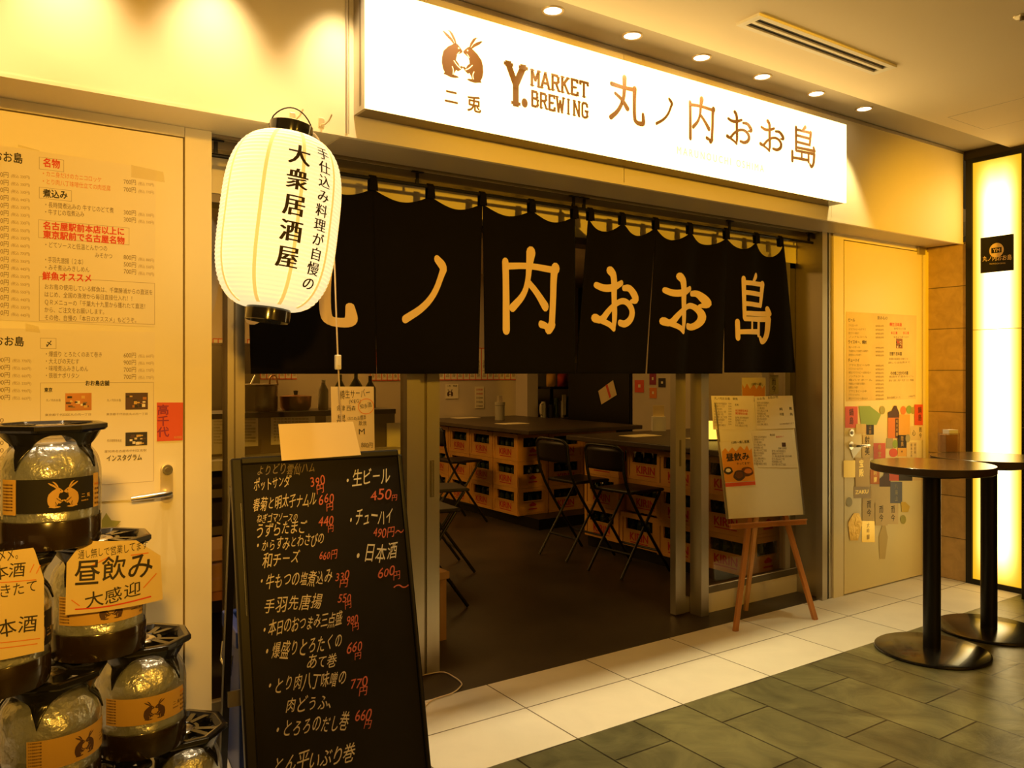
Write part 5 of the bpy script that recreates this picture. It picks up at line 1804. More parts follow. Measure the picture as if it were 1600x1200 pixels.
def sake_labels():
    pl = PY(Y_DOOR - .004)
    F = lambda u, v: (1300 + u * .23337, 620 + v * .23333)
    G = 'sake labels stuck on the right door'
    k = [0]

    def lab(shape, box, ink, label, txt=(), tilt=0, name='sake_label', cap=None):
        x0, y0, x1, y1 = box
        k[0] += 1
        lift = .0007 * (k[0] % 5) + .0008
        p = PY(Y_DOOR - .004 - lift)
        m = MB()
        if shape == 'r':
            q = [(x0, y1), (x1, y1 - tilt), (x1, y0 - tilt * .5), (x0, y0)]
        elif shape == 'o':
            q = [((x0 + x1) / 2 + (x1 - x0) / 2 * math.cos(a), (y0 + y1) / 2 - (y1 - y0) / 2 * math.sin(a)) for a in [2 * PI * i / 20 for i in range(20)]]
        elif shape == 'b':        # bottle neck label
            w = x1 - x0
            q = [(x0, y1), (x1, y1), (x1, y0 + (y1 - y0) * .6), (x0 + w * .75, y0), (x0 + w * .55, y0), (x0 + w * .35, y0 + (y1 - y0) * .4), (x0, y0 + (y1 - y0) * .55)]
        elif shape == 'f':        # fan
            q = [(x0 + .1 * (x1 - x0), y1), (x0 + .8 * (x1 - x0), y1), (x1, y0 + .45 * (y1 - y0)), (x0 + .5 * (x1 - x0), y0), (x0, y0)]
        elif shape == 't':
            q = [(x0 + .3 * (x1 - x0), y1), (x1, y0), (x0, y0)]
        else:                      # tall ghost shape
            w = x1 - x0
            q = [(x0 + .15 * w, y1), (x0 + .7 * w, y1), (x1, y0 + .35 * (y1 - y0)), (x0 + .75 * w, y0), (x0 + .4 * w, y0), (x0, y0 + .35 * (y1 - y0))]
        Q = [p.at(F(*a)) for a in q]
        g = poly2([(a.x, a.z) for a in Q])
        y = Q[0].y
        m.place(g, lambda a, b: (a, y, b), ink)
        p2 = PY(y)
        for t in txt:
            s, c, h, ik = t[:4]
            vert(m, s, p2, F(*c), h * .2333, ik, bold=t[4] if len(t) > 4 else .01, pitch=1.1)
        if cap:
            fit(m, cap[0], p2, F(*cap[1]), F(*cap[2]), cap[3] * .2333, cap[4], bold=.02)
        o = m.build(name)
        tag(o, label, 'label', G)
    R, B = 'stickerred', 'ink'
    lab('r', (88, 65, 172, 208), R, 'red label with two black brush characters at the left end of the top row', [('鍋島', (130, 78), 52, B)])
    lab('f', (180, 62, 328, 188), 'greenlabel', 'green fan shaped label in the top row')
    lab('o', (320, 62, 356, 118), 'olive', 'small round olive label right of the green fan label')
    lab('b', (376, 60, 450, 140), 'hare', 'dark bottle neck label in the top row')
    lab('o', (458, 62, 496, 120), 'inkorange', 'round orange label in the top row')
    lab('o', (498, 58, 536, 114), 'greenlabel', 'round dark green label in the top row')
    lab('o', (528, 68, 556, 116), 'olive', 'round olive label touching the right red label')
    lab('r', (553, 52, 622, 190), R, 'red label with two black brush characters at the right end of the top row', [('鍋島', (588, 66), 46, B)])
    lab('r', (160, 182, 226, 248), 'paperold', 'plain cream label under the green fan label')
    lab('r', (194, 182, 230, 246), 'copper', 'narrow brown label under the green fan label')
    lab('r', (230, 178, 280, 254), 'ink', 'black label with gold characters under the green fan label', [('山田', (255, 190), 28, 'tan')])
    lab('r', (374, 140, 446, 278), 'inkorange', 'orange and brown striped label with a dark right border')
    lab('r', (424, 145, 446, 276), 'hare', 'narrow dark strip with gold writing beside the plain orange label', [('純米吟醸', (435, 152), 26, 'tan')])
    lab('r', (446, 118, 522, 256), 'amber', 'plain amber label under the round orange label')
    lab('r', (528, 196, 578, 290), 'paperold', 'pale label with a single brush mark left of the small white label', [('心', (548, 220), 44, B)])
    lab('r', (578, 192, 616, 292), 'paperold', 'small white label with two characters under the right red label', [('而今', (592, 202), 36, B)])
    lab('r', (205, 255, 278, 330), 'paperold', 'cream label with one brush character above the door lever', [('射', (236, 262), 58, B)])
    lab('r', (202, 332, 276, 408), 'paperold', 'cream label with one brush character below the door lever', [('美', (236, 336), 58, B)])
    lab('t', (118, 334, 204, 412), 'foil', 'silver grey triangular label under the door lever')
    lab('r', (278, 310, 358, 418), R, 'bright red square label with pale characters', [('寿宝', (318, 318), 42, 'tan', .02)])
    lab('r', (364, 278, 408, 346), 'greylabel', 'grey label left of the round dark green label')
    lab('o', (405, 288, 442, 344), 'greenlabel', 'round dark green label in the middle of the cluster')
    lab('r', (440, 255, 498, 342), 'ink', 'black label with gold characters below the plain amber label', [('陸奥', (470, 262), 34, 'tan')])
    lab('o', (492, 250, 524, 306), 'greylabel', 'small round grey green label beside the black label with gold characters')
    lab('o', (382, 346, 440, 404), R, 'round red label below the round dark green label')
    lab('r', (440, 342, 500, 400), 'amber', 'amber label with a brown dot', [('・', (468, 345), 44, 'hare', .06)])
    lab('r', (500, 305, 568, 412), 'paperold', 'beige label with small writing above the rear table edge', [('純米大吟', (532, 312), 22, 'inkgrey'), ('特別純', (556, 312), 22, 'inkgrey')])
    lab('r', (78, 426, 160, 540), 'goldfoil', 'shiny gold label at the left edge of the cluster')
    lab('r', (157, 410, 252, 602), 'bronze', 'tall bronze label with bright gold characters', [('宝殿', (196, 420), 56, 'goldfoil', .03)])
    lab('r', (146, 600, 258, 678), 'bronzedark', 'brown band label with pale capital letters', cap=('ZAKU', (156, 652), (244, 645), 36, 'goldfoil'))
    lab('r', (256, 486, 318, 585), 'inkorange', 'orange label with gold writing just below the table top', [('吟醸', (290, 494), 38, 'goldfoil')])
    lab('b', (318, 484, 392, 602), 'hare', 'dark bottle shaped label just below the table top')
    lab('r', (384, 498, 448, 562), R, 'red label just below the table top')
    lab('r', (448, 506, 538, 562), 'ink', 'black label just below the table top')
    lab('r', (534, 506, 602, 560), 'paperold', 'beige label at the right end below the table top')
    lab('r', (258, 590, 392, 712), 'paperold', 'wide pale gold label above three white labels')
    lab('r', (390, 570, 470, 712), 'navylabel', 'navy blue label with grey writing', [('八海山', (430, 580), 38, 'greylabel')])
    for i, (b, s) in enumerate((((204, 680, 284, 832), (248, 694)), ((290, 712, 372, 862), (330, 728)), ((370, 712, 444, 852), (408, 728)))):
        lab('r', b, 'paperold', 'white label with two brush characters, %s of three under the wide gold label' % ('first' if i == 0 else 'second' if i == 1 else 'third'), [('而今', s, 52, B)])
    lab('o', (94, 672, 136, 736), 'greylabel', 'round grey label low at the left edge of the door')
    lab('o', (458, 792, 496, 852), 'olive', 'round olive label low at the right of the white labels')
    lab('f', (462, 704, 522, 772), 'goldfoil', 'pale gold fan label right of the white labels')
    lab('g', (108, 780, 204, 962), 'goldcrumple', 'crumpled gold foil label low on the left')
    lab('r', (200, 830, 286, 974), 'goldfoil', 'gold label under the first of the three white labels', [('大吟醸', (242, 842), 36, 'bronze')])
    lab('g', (312, 862, 374, 1086), 'greyghost', 'tall torn bottle shaped remnant, lowest of the labels')


def interior():
    X1, X2 = 4.42, 4.40
    tz = .95
    # tables
    for lab, b in (('long black standing table on yellow crates at the far end of the dining room', (4.28, 6.02, 5.69, 8.28)), ('long black standing table on yellow crates along the right side of the dining room', (4.24, 3.72, 5.9, 5.42))):
        t = thing('counter_table', (b[0], b[1], 0), lab, 'table', 'black tables on crates')
        w, d = b[2] - b[0], b[3] - b[1]
        m = MB(); m.box((0, 0, tz - .04), (w, d, tz), 'topwood'); m.build('tabletop', t, bevel=.006)
        m = MB(); m.box((.2, .12 if b[1] > 5.9 else .1, 0), (w - .02, d - .05, .10), 'black'); m.build('plinth', t)
    # beer crates
    CX_, CY_, CH = .355, .430, .262

    def crate():
        t = thing('beer_crate', (0, 0, 0), '', 'crate')
        a, b = CX_ / 2, CY_ / 2
        m = MB()
        T = .014
        for s in (-1, 1):
            for (L, ax) in ((a, 0), (b, 1)):
                def bx(u0, u1, z0, z1, e=0):
                    if ax == 0:   # wall in the y = +-b plane, along x
                        y0, y1 = sorted((s * (b - T), s * (b + e)))
                        m.box((u0, y0, z0), (u1, y1, z1), 'crate')
                    else:
                        x0, x1 = sorted((s * (a - T), s * (a + e)))
                        m.box((x0, u0, z0), (x1, u1, z1), 'crate')
                bx(-L, L, 0, .022, .004); bx(-L, L, .022, .132); bx(-L, -L + .065, .132, CH - .04); bx(L - .065, L, .132, CH - .04); bx(-L, L, CH - .04, CH - .002, .004)
                bx(-L, -L + .03, .022, CH - .04, .006); bx(L - .03, L, .022, CH - .04, .006)
                bx(-L + .065, L - .065, .125, .134, .005)
        m.box((-a + T, -b + T, 0), (a - T, b - T, .012), 'crate')
        m.build('crate_body', t)
        g, w = text2('KIRIN', .03)
        for s in (-1, 1):
            m = MB()
            m.place(g, lambda x, y: (s * (a + .0015), -s * (-1) * 0 + (s) * (x - w / 2) * .085, .052 + y * .085), 'cratered')
            m.place(stroke2([(-.10, 0), (.10, 0)], .008, square=True), lambda x, y: (s * (a + .0015), x, .036 + y), 'cratered')
            m.build('lettering', t); m = MB()
            m.place(poly2([(0, .03), (.045, .008), (.03, -.004), (-.03, -.004), (-.045, .008)]), lambda x, y: (-s * x, -s * -1 * 0 + s * (b + .0015), .085 + y * 1.2), 'cratered')
            m.place(poly2([(-.05, 0), (.05, 0), (.05, .012), (-.05, .012)]), lambda x, y: (-s * x, s * (b + .0015), .048 + y), 'cratered')
            m.build('emblem', t)
        m = MB()
        rr = random.Random(5)
        for i in range(3):
            for j in range(4):
                m.lathe([(.034, .014), (.034, .17), (.014, .22), (.0135, .25), (.0005, .25)], 'bottlegreen', ((i - 1) * .105, (j - 1.5) * .10, 0), 10)
        m.build('bottles', t)
        o = [c for c in t.children if c.name.startswith('bottles')][0]
        o['kind'] = 'stuff'
        return t
    proto = None
    tiers = ['bottom', 'middle', 'top']
    spots = []
    for lv in range(3):
        for j in range(4):
            spots.append((X1 + CX_ / 2, 6.40 + CY_ / 2 + .447 * j, 0.101 + CH * lv, 0, 'yellow beer crate under the far table, %s tier, %s back from the corner' % (tiers[lv], ordinal(j))))
        for j in range(2):
            spots.append((X1 + .37 + CY_ / 2 + .447 * j + .0, 6.40 + CX_ / 2, .101 + CH * lv, PI / 2, 'yellow beer crate under the far table, %s tier, %s right of the corner' % (tiers[lv], ordinal(j))))
        for j in range(4):
            spots.append((X2 + CX_ / 2 + (.0 if j < 2 else -.03) + (.07 if j == 1 and lv else 0), 5.36 - CY_ / 2 - .449 * j, .101 + CH * lv, 0, 'yellow beer crate under the right table, %s tier, %s from far end' % (tiers[lv], ordinal(j))))
    # seventeen-odd crates further back are out of sight
    for x, y, z, rz, lab in spots:
        if proto is None:
            proto = crate()
            proto.location = (x, y, z); proto.rotation_euler = (0, 0, rz); proto['label'] = lab; proto['group'] = 'yellow beer crates under the tables'
        else:
            copy_thing(proto, (x, y, z), rz, lab)

    # folding bar stools: backrest at -x, seat reaching to +x
    def stool():
        t = thing('folding_stool', (0, 0, 0), '', 'stool')
        W_ = .19
        m = MB()
        prof = [(-.15, .60), (-.15, .625), (.20, .625), (.215, .61), (.20, .60)]
        vs = [(x, s * (W_ - .012), z) for s in (-1, 1) for x, z in prof]
        n = len(prof)
        m.add(vs, [tuple(range(n)), tuple(range(n, 2 * n))[::-1]] + [(i, i + n, (i + 1) % n + n, (i + 1) % n) for i in range(n)], 'seatpl'); m.build('seat', t, bevel=.008)
        m = MB()
        m.grid(lambda u, v: (-.225 - .02 * v - .03 * (1 - (2 * u - 1) ** 2), (u - .5) * 2 * (W_ + .004), .775 + .165 * v - (.03 * abs(2 * u - 1) ** 6 if v > .9 else 0)), 14, 5, 'seatpl'); m.build('backrest', t, True, solid=.016)
        for s in (-1, 1):
            m = MB(); m.tube(smooth([(.24, s * (W_ + .01), .008), (-.17, s * W_, .60), (-.25, s * W_, .92)], 5), .0115, 'black', 10); m.build('leg', t, True)
            m = MB(); m.tube([(-.24, s * (W_ - .02), .008), (.17, s * (W_ - .022), .60)], .0105, 'black', 10); m.build('leg', t, True)
        m = MB(); m.tube(smooth([(-.25, -W_, .91), (-.262, -W_ + .05, .95), (-.275, 0, .955), (-.262, W_ - .05, .95), (-.25, W_, .91)], 5), .0115, 'black', 10); m.build('back_tube', t, True)
        m = MB(); m.tube([(.13, -W_ - .005, .17), (.13, W_ + .005, .17)], .009, 'black', 8); m.build('foot_rail', t, True)
        m = MB(); m.tube([(-.13, -W_ + .02, .17), (-.13, W_ - .02, .17)], .009, 'black', 8); m.build('foot_rail', t, True)
        return t
    st = stool()
    G = 'black folding bar stools'
    st.location = (4.10, 4.50, 0); st.rotation_euler = (0, 0, .06); st['group'] = G
    st['label'] = 'black folding bar stool at the right table nearest the entrance'
    for x, y, rz, lab in ((4.12, 5.14, .03, 'black folding bar stool at the far end of the right table'), (4.05, 6.95, .02, 'black folding bar stool at the left side of the far table'),
                          (2.95, 5.35, -.25, 'black folding bar stool just inside the left sliding door, seat hidden by the door'), (2.42, 4.60, -.1, 'black folding bar stool whose leg shows beside the left sliding door, closest to the entrance')):
        copy_thing(st, (x, y, 0), rz, lab, G)

    # small white topped table by the kitchen
    t = thing('side_table', (3.0, 7.35, 0), 'white topped table behind the stools at the far left', 'table')
    m = MB(); m.box((-.5, -.25, .62), (.62, .25, .72), 'paperwhite'); m.build('tabletop', t, bevel=.004)
    for sx in (-.45, .57):
        for sy in (-.2, .2):
            m = MB(); m.box((sx - .02, sy - .02, 0), (sx + .02, sy + .02, .62), 'alu_dark'); m.build('leg', t)
    # kitchen counter on the left
    Yk = 5.15
    t = thing('kitchen_counter', (-.6, Yk, 0), 'kitchen counter with dark front seen through the left glazing', 'counter')
    m = MB(); m.box((0, 0, 1.19), (3.12, .45, 1.225), 'topwood'); m.build('service_shelf', t, bevel=.004)
    m = MB(); m.box((0, .02, .96), (3.12, .4, 1.19), 'alu_dark'); m.build('front_panel', t)
    m = MB(); m.box((-.0, -.25, .90), (3.12, .02, .96), 'paperwhite'); m.build('worktop', t, bevel=.004)
    for z in (.25, .52, .74):
        m = MB(); m.box((0, -.22, z), (3.12, 0, z + .05), 'alu_dark'); m.build('shelf', t)
    m = MB(); m.box((0, 0, 0), (2.95, .4, .9), 'indark'); m.build('cabinet', t)
    # menus hung on the counter front
    pk = PY(Yk + .017)
    for k, (q, lab) in enumerate((((330, 710, 353, 646), 'printed menu on the counter front, cut by the left jamb'), ((378, 698, 403, 643), 'printed menu with a small stamp on the counter front behind the mullion'), ((423, 695, 492, 642), 'wide printed menu with a heading on the kitchen counter front'), ((509, 690, 545, 640), 'printed menu on the counter front half behind the handwritten sign'), ((604, 705, 634, 660), 'pale ribbed sheet low behind the left stile'))):
        a = pk.at((q[0], q[1])); b = pk.at((q[2], q[3]))
        m = MB(); m.box((a.x, Yk + .012, a.z), (b.x, Yk + .018, b.z), 'paperwhite')
        p2 = PY(Yk + .0118)
        if k in (0, 1, 2):
            for i in range(9):
                y0 = q[3] + 9 + i * 4.8
                if y0 < q[1] - 3:
                    e = q[0] + (q[2] - q[0]) * (.86 if i % 3 else .6)
                    fit(m, '本日の肴刺身焼物揚物', p2, (q[0] + 4, y0), (e, y0), 3.4, 'inkgrey')
            if k == 2:
                fit(m, '丸ノ内おお島　酒肴', p2, (427, 648), (474, 648), 4.2, 'ink')
        tag(m.build('menu_sheet'), lab, 'menu', 'menus on the kitchen counter')
    # pots and bottle on the service shelf
    def on(px, y=Yk + .2, z=1.225):
        r = ray((px, 600)); tt = y / r.y
        return Vector((r.x * tt, y, z))
    c = on(402); t = thing('stock_pot', c, 'large steel stock pot with looped handle on the kitchen counter', 'pot')
    m = MB(); m.lathe([(.0005, 0), (.125, 0), (.13, .01), (.13, .165), (.136, .17), (.136, .178), (.0005, .178)], 'potmetal', n=40); m.build('pot_body', t, True)
    m = MB(); m.tube(smooth([(.05, -.1, .178), (.06, -.09, .225), (.10, -.07, .23), (.115, -.06, .178)], 5), .006, 'copper', 8); m.build('handle', t, True)
    m = MB(); m.tube([(-.06, -.06, .178), (-.02, -.02, .235)], .005, 'steel', 8); m.build('ladle', t, True)
    c = on(462); t = thing('cooking_pot', c, 'low dark cooking pot with a knob beside the stock pot', 'pot')
    m = MB(); m.lathe([(.0005, 0), (.085, 0), (.10, .02), (.105, .095), (.0005, .105)], 'copper', n=36); m.build('pot_body', t, True)
    m = MB(); m.lathe([(.012, .105), (.016, .13), (.0005, .135)], 'black', n=16); m.build('knob', t, True)
    c = on(505, Yk + .1); t = thing('water_bottle', c, 'clear plastic bottle with white cap on the kitchen counter', 'bottle')
    m = MB(); m.lathe([(.0005, 0), (.032, 0), (.034, .01), (.034, .135), (.014, .175), (.014, .185)], 'bottleclear', n=24); m.build('bottle_body', t, True)
    m = MB(); m.cyl((0, 0, .185), .015, .02, 'paperwhite', 20); m.build('cap', t, True)
    c = on(552, Yk + .25)
    for i, (dx, r, h, lab) in enumerate(((-.10, .04, .24, 'dark green bottle on the kitchen counter left of the handwritten sign top'), (.02, .045, .26, 'dark green bottle behind the top of the handwritten sign'), (.13, .04, .23, 'dark green bottle on the kitchen counter right of the handwritten sign top'))):
        t = thing('sake_bottle', c + Vector((dx, 0, 0)), lab, 'bottle', 'dark bottles on the kitchen counter')
        m = MB(); m.lathe([(.0005, 0), (r, 0), (r, h * .62), (.014, h * .82), (.014, h), (.0005, h)], 'bottlegreen', n=24); m.build('bottle_body', t, True)
    # shelf rack and kitchen hood behind, vague dark masses
    t = thing('kitchen_rack', (.9, 7.4, 0), 'dark kitchen rack with equipment behind the counter', 'rack')
    for z in (.5, 1.1, 1.75):
        m = MB(); m.box((-.5, -.2, z), (.25, .2, z + .03), 'alu_dark'); m.build('shelf', t)
    for sx in (-.48, .23):
        for sy in (-.18, .18):
            m = MB(); m.box((sx - .02, sy - .02, 0), (sx + .02, sy + .02, 1.9), 'alu_dark'); m.build('leg', t)
    t = thing('kitchen_fridge', (1.95, 7.9, 0), 'dark tall kitchen refrigerator behind the counter', 'refrigerator')
    m = MB(); m.box((-.2, -.35, 0), (.35, .35, 1.75), 'indark'); m.build('body', t, bevel=.01)
    m = MB(); m.box((-.19, -.372, .05), (.34, -.35, 1.72), 'alu_dark'); m.build('door', t)
    m = MB(); m.box((-.15, -.395, .8), (-.13, -.372, 1.2), 'steel'); m.build('handle', t)
    # red bordered strips in rows on the white wall
    pw = PY(8.295)

    def strips(x0, x1, n, ztop, zbot, where, y=8.295):
        for i in range(n):
            a = x0 + (x1 - x0) * i / n; b = x0 + (x1 - x0) * (i + 1) / n
            m = MB(); m.box((a, y - .002, zbot), (b - .002, y, ztop), 'paper')
            for c in (((a, zbot), (b - .002, zbot + .012)), ((a, zbot), (a + .010, ztop)), ((a, ztop - .01), (b - .002, ztop))):
                m.add([(c[0][0], y - .0025, c[0][1]), (c[1][0], y - .0025, c[0][1]), (c[1][0], y - .0025, c[1][1]), (c[0][0], y - .0025, c[1][1])], [(0, 1, 2, 3)], 'stickerred')
            g, w = text2('酒肴一品' if i % 2 else '本日刺身', 0, 0, True)
            s = (b - a) * .62
            m.place(g, lambda x, y_: (( a + b) / 2 + .003 + x * s, y - .003, zbot + .03 + 4 * s * 1.02 + y_ * s), 'inkgrey')
            tag(m.build('menu_strip'), 'red bordered menu strip, %s from left in the row %s' % (ordinal(i), where), 'menu strip', 'red bordered menu strips')
    xl, xr = pw.at((684, 590)).x, pw.at((806, 590)).x
    strips(xl, xr, 13, 1.78, pw.at((750, 594)).z, 'on the white back wall')
    xl, xr = pw.at((578, 590)).x, pw.at((630, 590)).x
    strips(xl, xr, 6, 1.74, pw.at((600, 595)).z, 'beside the left sliding door')
    xl, xr = pw.at((386, 590)).x, pw.at((464, 590)).x
    strips(xl, xr, 8, 1.82, pw.at((430, 593)).z, 'behind the stock pot')
    xl, xr = pw.at((332, 590)).x, pw.at((356, 590)).x
    strips(xl, xr, 3, 1.82, pw.at((345, 590)).z, 'left of the mullion')
    # notices on the white back wall
    for q, lab, tx in (((696, 623, 716, 600), 'small square notice with two rabbits on the white back wall', '二兎'), ((742, 638, 756, 604), 'narrow printed notice on the white back wall', '純米酒')):
        a = pw.at((q[0], q[1])); b = pw.at((q[2], q[3]))
        m = MB(); m.box((a.x, 8.292, a.z), (b.x, 8.295, b.z), 'paper')
        p2 = PY(8.2915)
        if len(tx) == 2:
            hs = hares(); s = (b.z - a.z) * .5
            for g in hs:
                m.place(g, lambda x, y: (a.x + .02 + x * s * .85, 8.2912, a.z + s * .3 + y * s), 'hare')
            fit(m, '二兎　樽酒', p2, (q[0] + 2, q[3] + 4), (q[2] - 2, q[3] + 4), 3, 'ink')
        else:
            for i in range(5):
                fit(m, '日本酒各種', p2, (q[0] + 2, q[3] + 6 + i * 6.4), (q[2] - 2, q[3] + 6 + i * 6.4), 3.4, 'inkred' if i < 2 else 'inkgrey')
        tag(m.build('wall_notice'), lab, 'notice', 'notices on the back wall')
    # pitcher on the far table
    c = PZ(tz).at((781, 656))
    t = thing('drink_dispenser', c, 'clear jar dispenser on the far table', 'dispenser')
    m = MB(); m.lathe([(.0005, 0), (.055, 0), (.055, .16), (.06, .165), (.06, .20), (.0005, .20)], 'bottleclear', n=28); m.build('jar', t, True)
    m = MB(); m.box((-.025, -.02, .2), (.02, .02, .27), 'steel'); m.build('pump', t)
    # flat menus on the tables
    for p, lab in (((727, 653), 'flat menu lying on the far table at the left'), ((800, 662), 'flat menu lying near the corner of the far table'), ((4700, 5000), 'flat menu lying on the right table at its far end'), ((4950, 4500), 'flat menu lying in the middle of the right table')):
        c = PZ(tz).at(p) if p[0] < 900 else Vector((p[0] / 1000, p[1] / 1000, tz)); m = MB(); m.box((c.x - .15, c.y - .1, tz), (c.x + .15, c.y + .1, tz + .003), 'paper'); tag(m.build('flat_menu'), lab, 'menu', 'flat menus on the tables')
    # alcove: bottle shelf, glasses, black partition
    t = thing('black_cabinet', (5.98, 6.5, 0), 'tall black cabinet with a tilted notice at the end of the dining room', 'cabinet')
    m = MB(); m.box((0, 0, 0), (.7, 1.1, 1.60), 'blackmatte'); m.build('body', t)
    m = MB(); m.box((-.012, .02, .02), (0, 1.08, 1.58), 'black'); m.build('door', t)
    q = [PX(5.962).at(p) for p in ((940, 632), (964, 617), (958, 594), (935, 611))]
    m = MB(); m.hexa(q, Vector((-.003, 0, 0)), 'paperold'); g = [PX(5.958).at(p) for p in ((952, 622), (955, 620), (949, 600), (946, 602))]
    m.add(g, [(0, 1, 2, 3)], 'stickerred')
    tag(m.build('tilted_notice'), 'tilted cream notice with a red stripe on the black cabinet', 'notice')
    ps = PY(7.95)
    t = thing('low_cabinet', (5.88, 7.72, 0), 'low dark cabinet in the alcove beyond the far table', 'cabinet')
    m = MB(); m.box((0, 0, 0), (1.0, .4, .90), 'indark'); m.build('body', t)
    m = MB(); m.box((-.01, -.01, .90), (1.0, .4, .93), 'topwood'); m.build('cabinet_top', t)
    m = MB(); m.box((5.88, 7.82, 1.28), (6.88, 8.12, 1.31), 'black'); tag(m.build('bottle_shelf'), 'thin dark shelf board above the low cabinet in the alcove', 'shelf')
    for k, x in enumerate((5.885, 6.12)):
        m = MB(); m.box((x, 8.122, .0), (x + .03, 8.15, 2.6), 'black'); tag(m.build('shelf_post'), ('black shelf post beside the narrow pillar in the alcove', 'black shelf post behind the packets in the alcove')[k], 'post', 'shelf posts in the alcove')
    rr = random.Random(11)
    items = [('beer_mug', 'glass mug'), ('chopstick_jar', 'jar'), ('sauce_bottle', 'bottle')]
    for i, px in enumerate((849, 860, 869, 878, 887, 897, 907)):
        r = ray((px, 640)); tt = 7.90 / r.y
        c = Vector((r.x * tt, 7.90, .93))
        labs = ['glass mug with a pale handle at the left end of the alcove shelf', 'dark jar second on the alcove shelf', 'dark bottle third on the alcove shelf', 'pale striped cup of chopsticks on the alcove shelf', 'second dark bottle right of the chopstick cup', 'cream card box on the alcove shelf', 'small dark jar right of the cream card box']
        t = thing(['beer_mug', 'spice_jar', 'sauce_bottle', 'chopstick_cup', 'sauce_bottle', 'card_box', 'spice_jar'][i], c, labs[i], ['mug', 'jar', 'bottle', 'cup', 'bottle', 'box', 'jar'][i], 'tableware on the alcove shelf')
        m = MB()
        if i == 5:
            m.box((-.045, -.04, .09), (.04, .04, .23), 'paperold'); m.build('body', t); m = MB(); m.box((-.045, -.05, 0), (.045, .05, .09), 'blackmatte'); m.build('base', t)
        else:
            h = (.20, .16, .24, .20, .26, 0, .14)[i]
            m.lathe([(.0005, 0), (.034, 0), (.034, h * .7), (.026, h), (.0005, h)], ['bottleclear', 'blackmatte', 'bottlegreen', 'bottleclear', 'bottlegreen', '', 'blackmatte'][i], n=20); m.build('body', t, True)
            if i == 0:
                m = MB(); m.tube(smooth([(-.03, -.02, .04), (-.065, -.03, .06), (-.065, -.03, .16), (-.026, -.02, .18)], 4), .008, 'paper', 8); m.build('handle', t, True)
            if i == 3:
                for k in range(4):
                    m = MB(); m.box((-.027 + k * .016, -.044, .03), (-.020 + k * .016, -.036, .28), 'paper'); m.build('chopstick', t)
    for i, (px, py) in enumerate(((857, 622), (874, 618), (888, 600))):
        r = ray((px, py)); tt = 7.98 / r.y
        c = Vector((r.x * tt, 7.98, 1.31))
        t = thing('snack_bag', c, ['amber packet on the upper alcove shelf at the left', 'white and red packet on the upper alcove shelf', 'brown packet high on the upper alcove shelf'][i], 'packet', 'packets on the upper alcove shelf')
        m = MB(); m.grid(lambda u, v: ((u - .5) * .14, -.05 + .03 * math.sin(PI * u) * -1 * math.sin(PI * v), v * .16), 8, 8, ['amber', 'stickerred', 'copper'][i]); m.grid(lambda u, v: ((u - .5) * .14, -.05 + .03 * math.sin(PI * u) * math.sin(PI * v), v * .16), 8, 8, ['amber', 'stickerred', 'copper'][i]); m.build('packet', t, True)
    # stickers and stand on the right white wall
    px_ = PX(5.948)
    for q, ink, lab in (((992, 613, 1006, 594), 'stickerred', 'red square sticker on the inner white wall'), ((1015, 601, 1025, 583), 'cardink', 'purple sticker high on the inner white wall'), ((1029, 605, 1040, 591), 'ink', 'black square sticker on the inner white wall'), ((1015, 622, 1026, 606), 'inkorange', 'orange label low on the inner white wall')):
        a = px_.at((q[0], q[1])); b = px_.at((q[2], q[3]))
        m = MB(); m.box((5.945, a.y, a.z), (5.949, b.y, b.z), ink)
        m.box((5.9435, a.y * .6 + b.y * .4, a.z * .6 + b.z * .4), (5.945, a.y * .35 + b.y * .65, a.z * .35 + b.z * .65), 'paper')
        tag(m.build('wall_sticker'), lab, 'sticker', 'stickers on the inner white wall')
    c = PZ(tz).at((1029, 673))
    t = thing('menu_stand', c, 'small white paper stand on the right table', 'menu stand', rz=-.6)
    m = MB(); m.box((-.06, -.04, 0), (.06, .04, .13), 'paperwhite'); m.build('holder', t); m = MB(); m.box((-.05, -.005, .13), (.05, .01, .23), 'paperold'); m.build('card', t)
    # yellow lamp and things behind the right glazing
    c = PZ(tz).at((1118, 716))
    c = Vector((c.x, c.y, tz))
    t = thing('table_lamp', PY(4.35).at((1112, 719)), 'small glowing yellow table lantern behind the right glazing', 'lamp')
    m = MB(); m.lathe([(.048, .01), (.058, .03), (.058, .13), (.048, .15)], 'yellowlamp', n=28); m.build('lamp_shade', t, True)
    m = MB(); m.cyl((0, 0, 0), .05, .012, 'black', 24); m.build('base', t)
    t.location.z = tz
    pg = PY(Y_GL + .012)
    q = (1159, 622, 1196, 590)
    a = pg.at((q[0], q[1])); b = pg.at((q[2], q[3]))
    m = MB(); m.box((a.x, Y_GL + .010, a.z), (b.x, Y_GL + .0135, b.z), 'paper')
    p2 = PY(Y_GL + .0098)
    fl = [(1160, 621), (1195, 621), (1195, 602), (1191, 607), (1187, 600), (1182, 608), (1178, 600), (1172, 608), (1167, 599), (1163, 607), (1160, 600)]
    m.place(poly2([(x, -y) for x, y in fl]), lambda x, y: p2.at((x, -y)), 'orangeprint')
    fit(m, '12時～通し', PY(Y_GL + .0092), (1174, 602), (1193, 602), 5, 'ink', bold=.01)
    tag(m.build('window_poster'), 'orange flame poster taped inside the right glazing above the whiteboard', 'poster')
    a = pg.at((1203, 616)); b = pg.at((1216, 586))
    m = MB(); m.box((a.x, Y_GL + .010, a.z), (b.x, Y_GL + .0135, b.z), 'greylabel'); vert(m, '而今', PY(Y_GL + .0098), (1209, 591), 11, 'ink', bold=.01)
    tag(m.build('window_label'), 'grey label with two brush characters taped inside the right glazing', 'label')
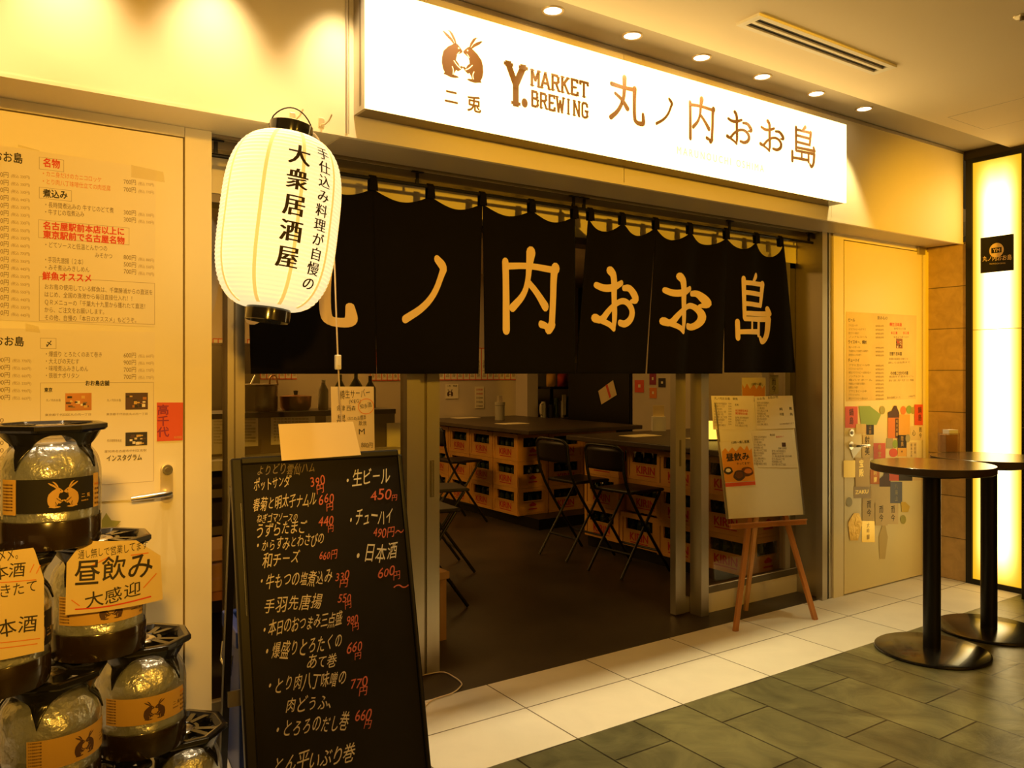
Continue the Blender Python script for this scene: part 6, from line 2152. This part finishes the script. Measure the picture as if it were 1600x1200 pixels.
    m = MB(); r_ = ray((1200, 600)) * (3.9 / ray((1200, 600)).y); m.box((r_.x - .03, 3.87, 0), (r_.x + .03, 3.93, 2.6), 'paperwhite'); struct(m.build('trim_7'), 'pale vertical pipe inside the shop', 'trim')
    # shoji-like dark partition seen through the right pane
    # cardboard box and low stool inside the left pane
    t = thing('cardboard_box', (1.05, 4.2, .42), 'cardboard box on a shelf inside the left glazing', 'box', rz=.1)
    m = MB(); m.box((-.22, -.16, 0), (.22, .16, .20), 'cardboard'); m.build('carton', t, bevel=.003)
    m = MB(); m.add([(-.22, -.16, .201), (.22, -.16, .201), (.24, -.25, .17), (-.24, -.25, .17)], [(0, 3, 2, 1)], 'cardboard'); m.build('flap', t, solid=.003)
    t = thing('wooden_stand', (1.05, 4.2, 0), 'orange wooden stand under the cardboard box', 'stand')
    m = MB(); m.box((-.25, -.18, .38), (.25, .18, .42), 'wood'); m.build('top', t)
    for sx in (-.22, .22):
        for sy in (-.15, .15):
            m = MB(); m.box((sx - .02, sy - .02, 0), (sx + .02, sy + .02, .38), 'wood'); m.build('leg', t)
    t = thing('low_stool', (2.07, 4.05, 0), 'small pale low stool just inside the left sliding door', 'stool')
    m = MB(); m.box((-.18, -.16, .34), (.16, .16, .38), 'cardboard'); m.build('seat', t, bevel=.004)
    for sx in (-.14, .13):
        for sy in (-.12, .12):
            m = MB(); m.box((sx - .02, sy - .02, 0), (sx + .02, sy + .02, .34), 'cardboard'); m.build('leg', t)


mat('greenlabel', (.28, .42, .05), .5)
mat('olive', (.40, .36, .06), .5)
mat('amber', (.80, .42, .06), .5)
mat('greylabel', (.40, .36, .20), .5)
mat('foil', (.55, .52, .42), .35, .4)
mat('goldfoil', (.85, .60, .10), .3, .3)
mat('goldcrumple', (.75, .48, .08), .35, .5, bump=(30, .8, .01))
mat('bronze', (.40, .25, .05), .4, .3)
mat('bronzedark', (.40, .26, .07), .45)
mat('navylabel', (.12, .13, .17), .5)
mat('greyghost', (.66, .50, .18), .6)
mat('cardink', (.28, .02, .06), .6)
mat('orangeprint', (.80, .33, .03), .6)

norens()
lantern()
chalkboard()
easel()
kegs()
keg_notes()
bar_tables()
door_posters()
sake_labels()
interior()
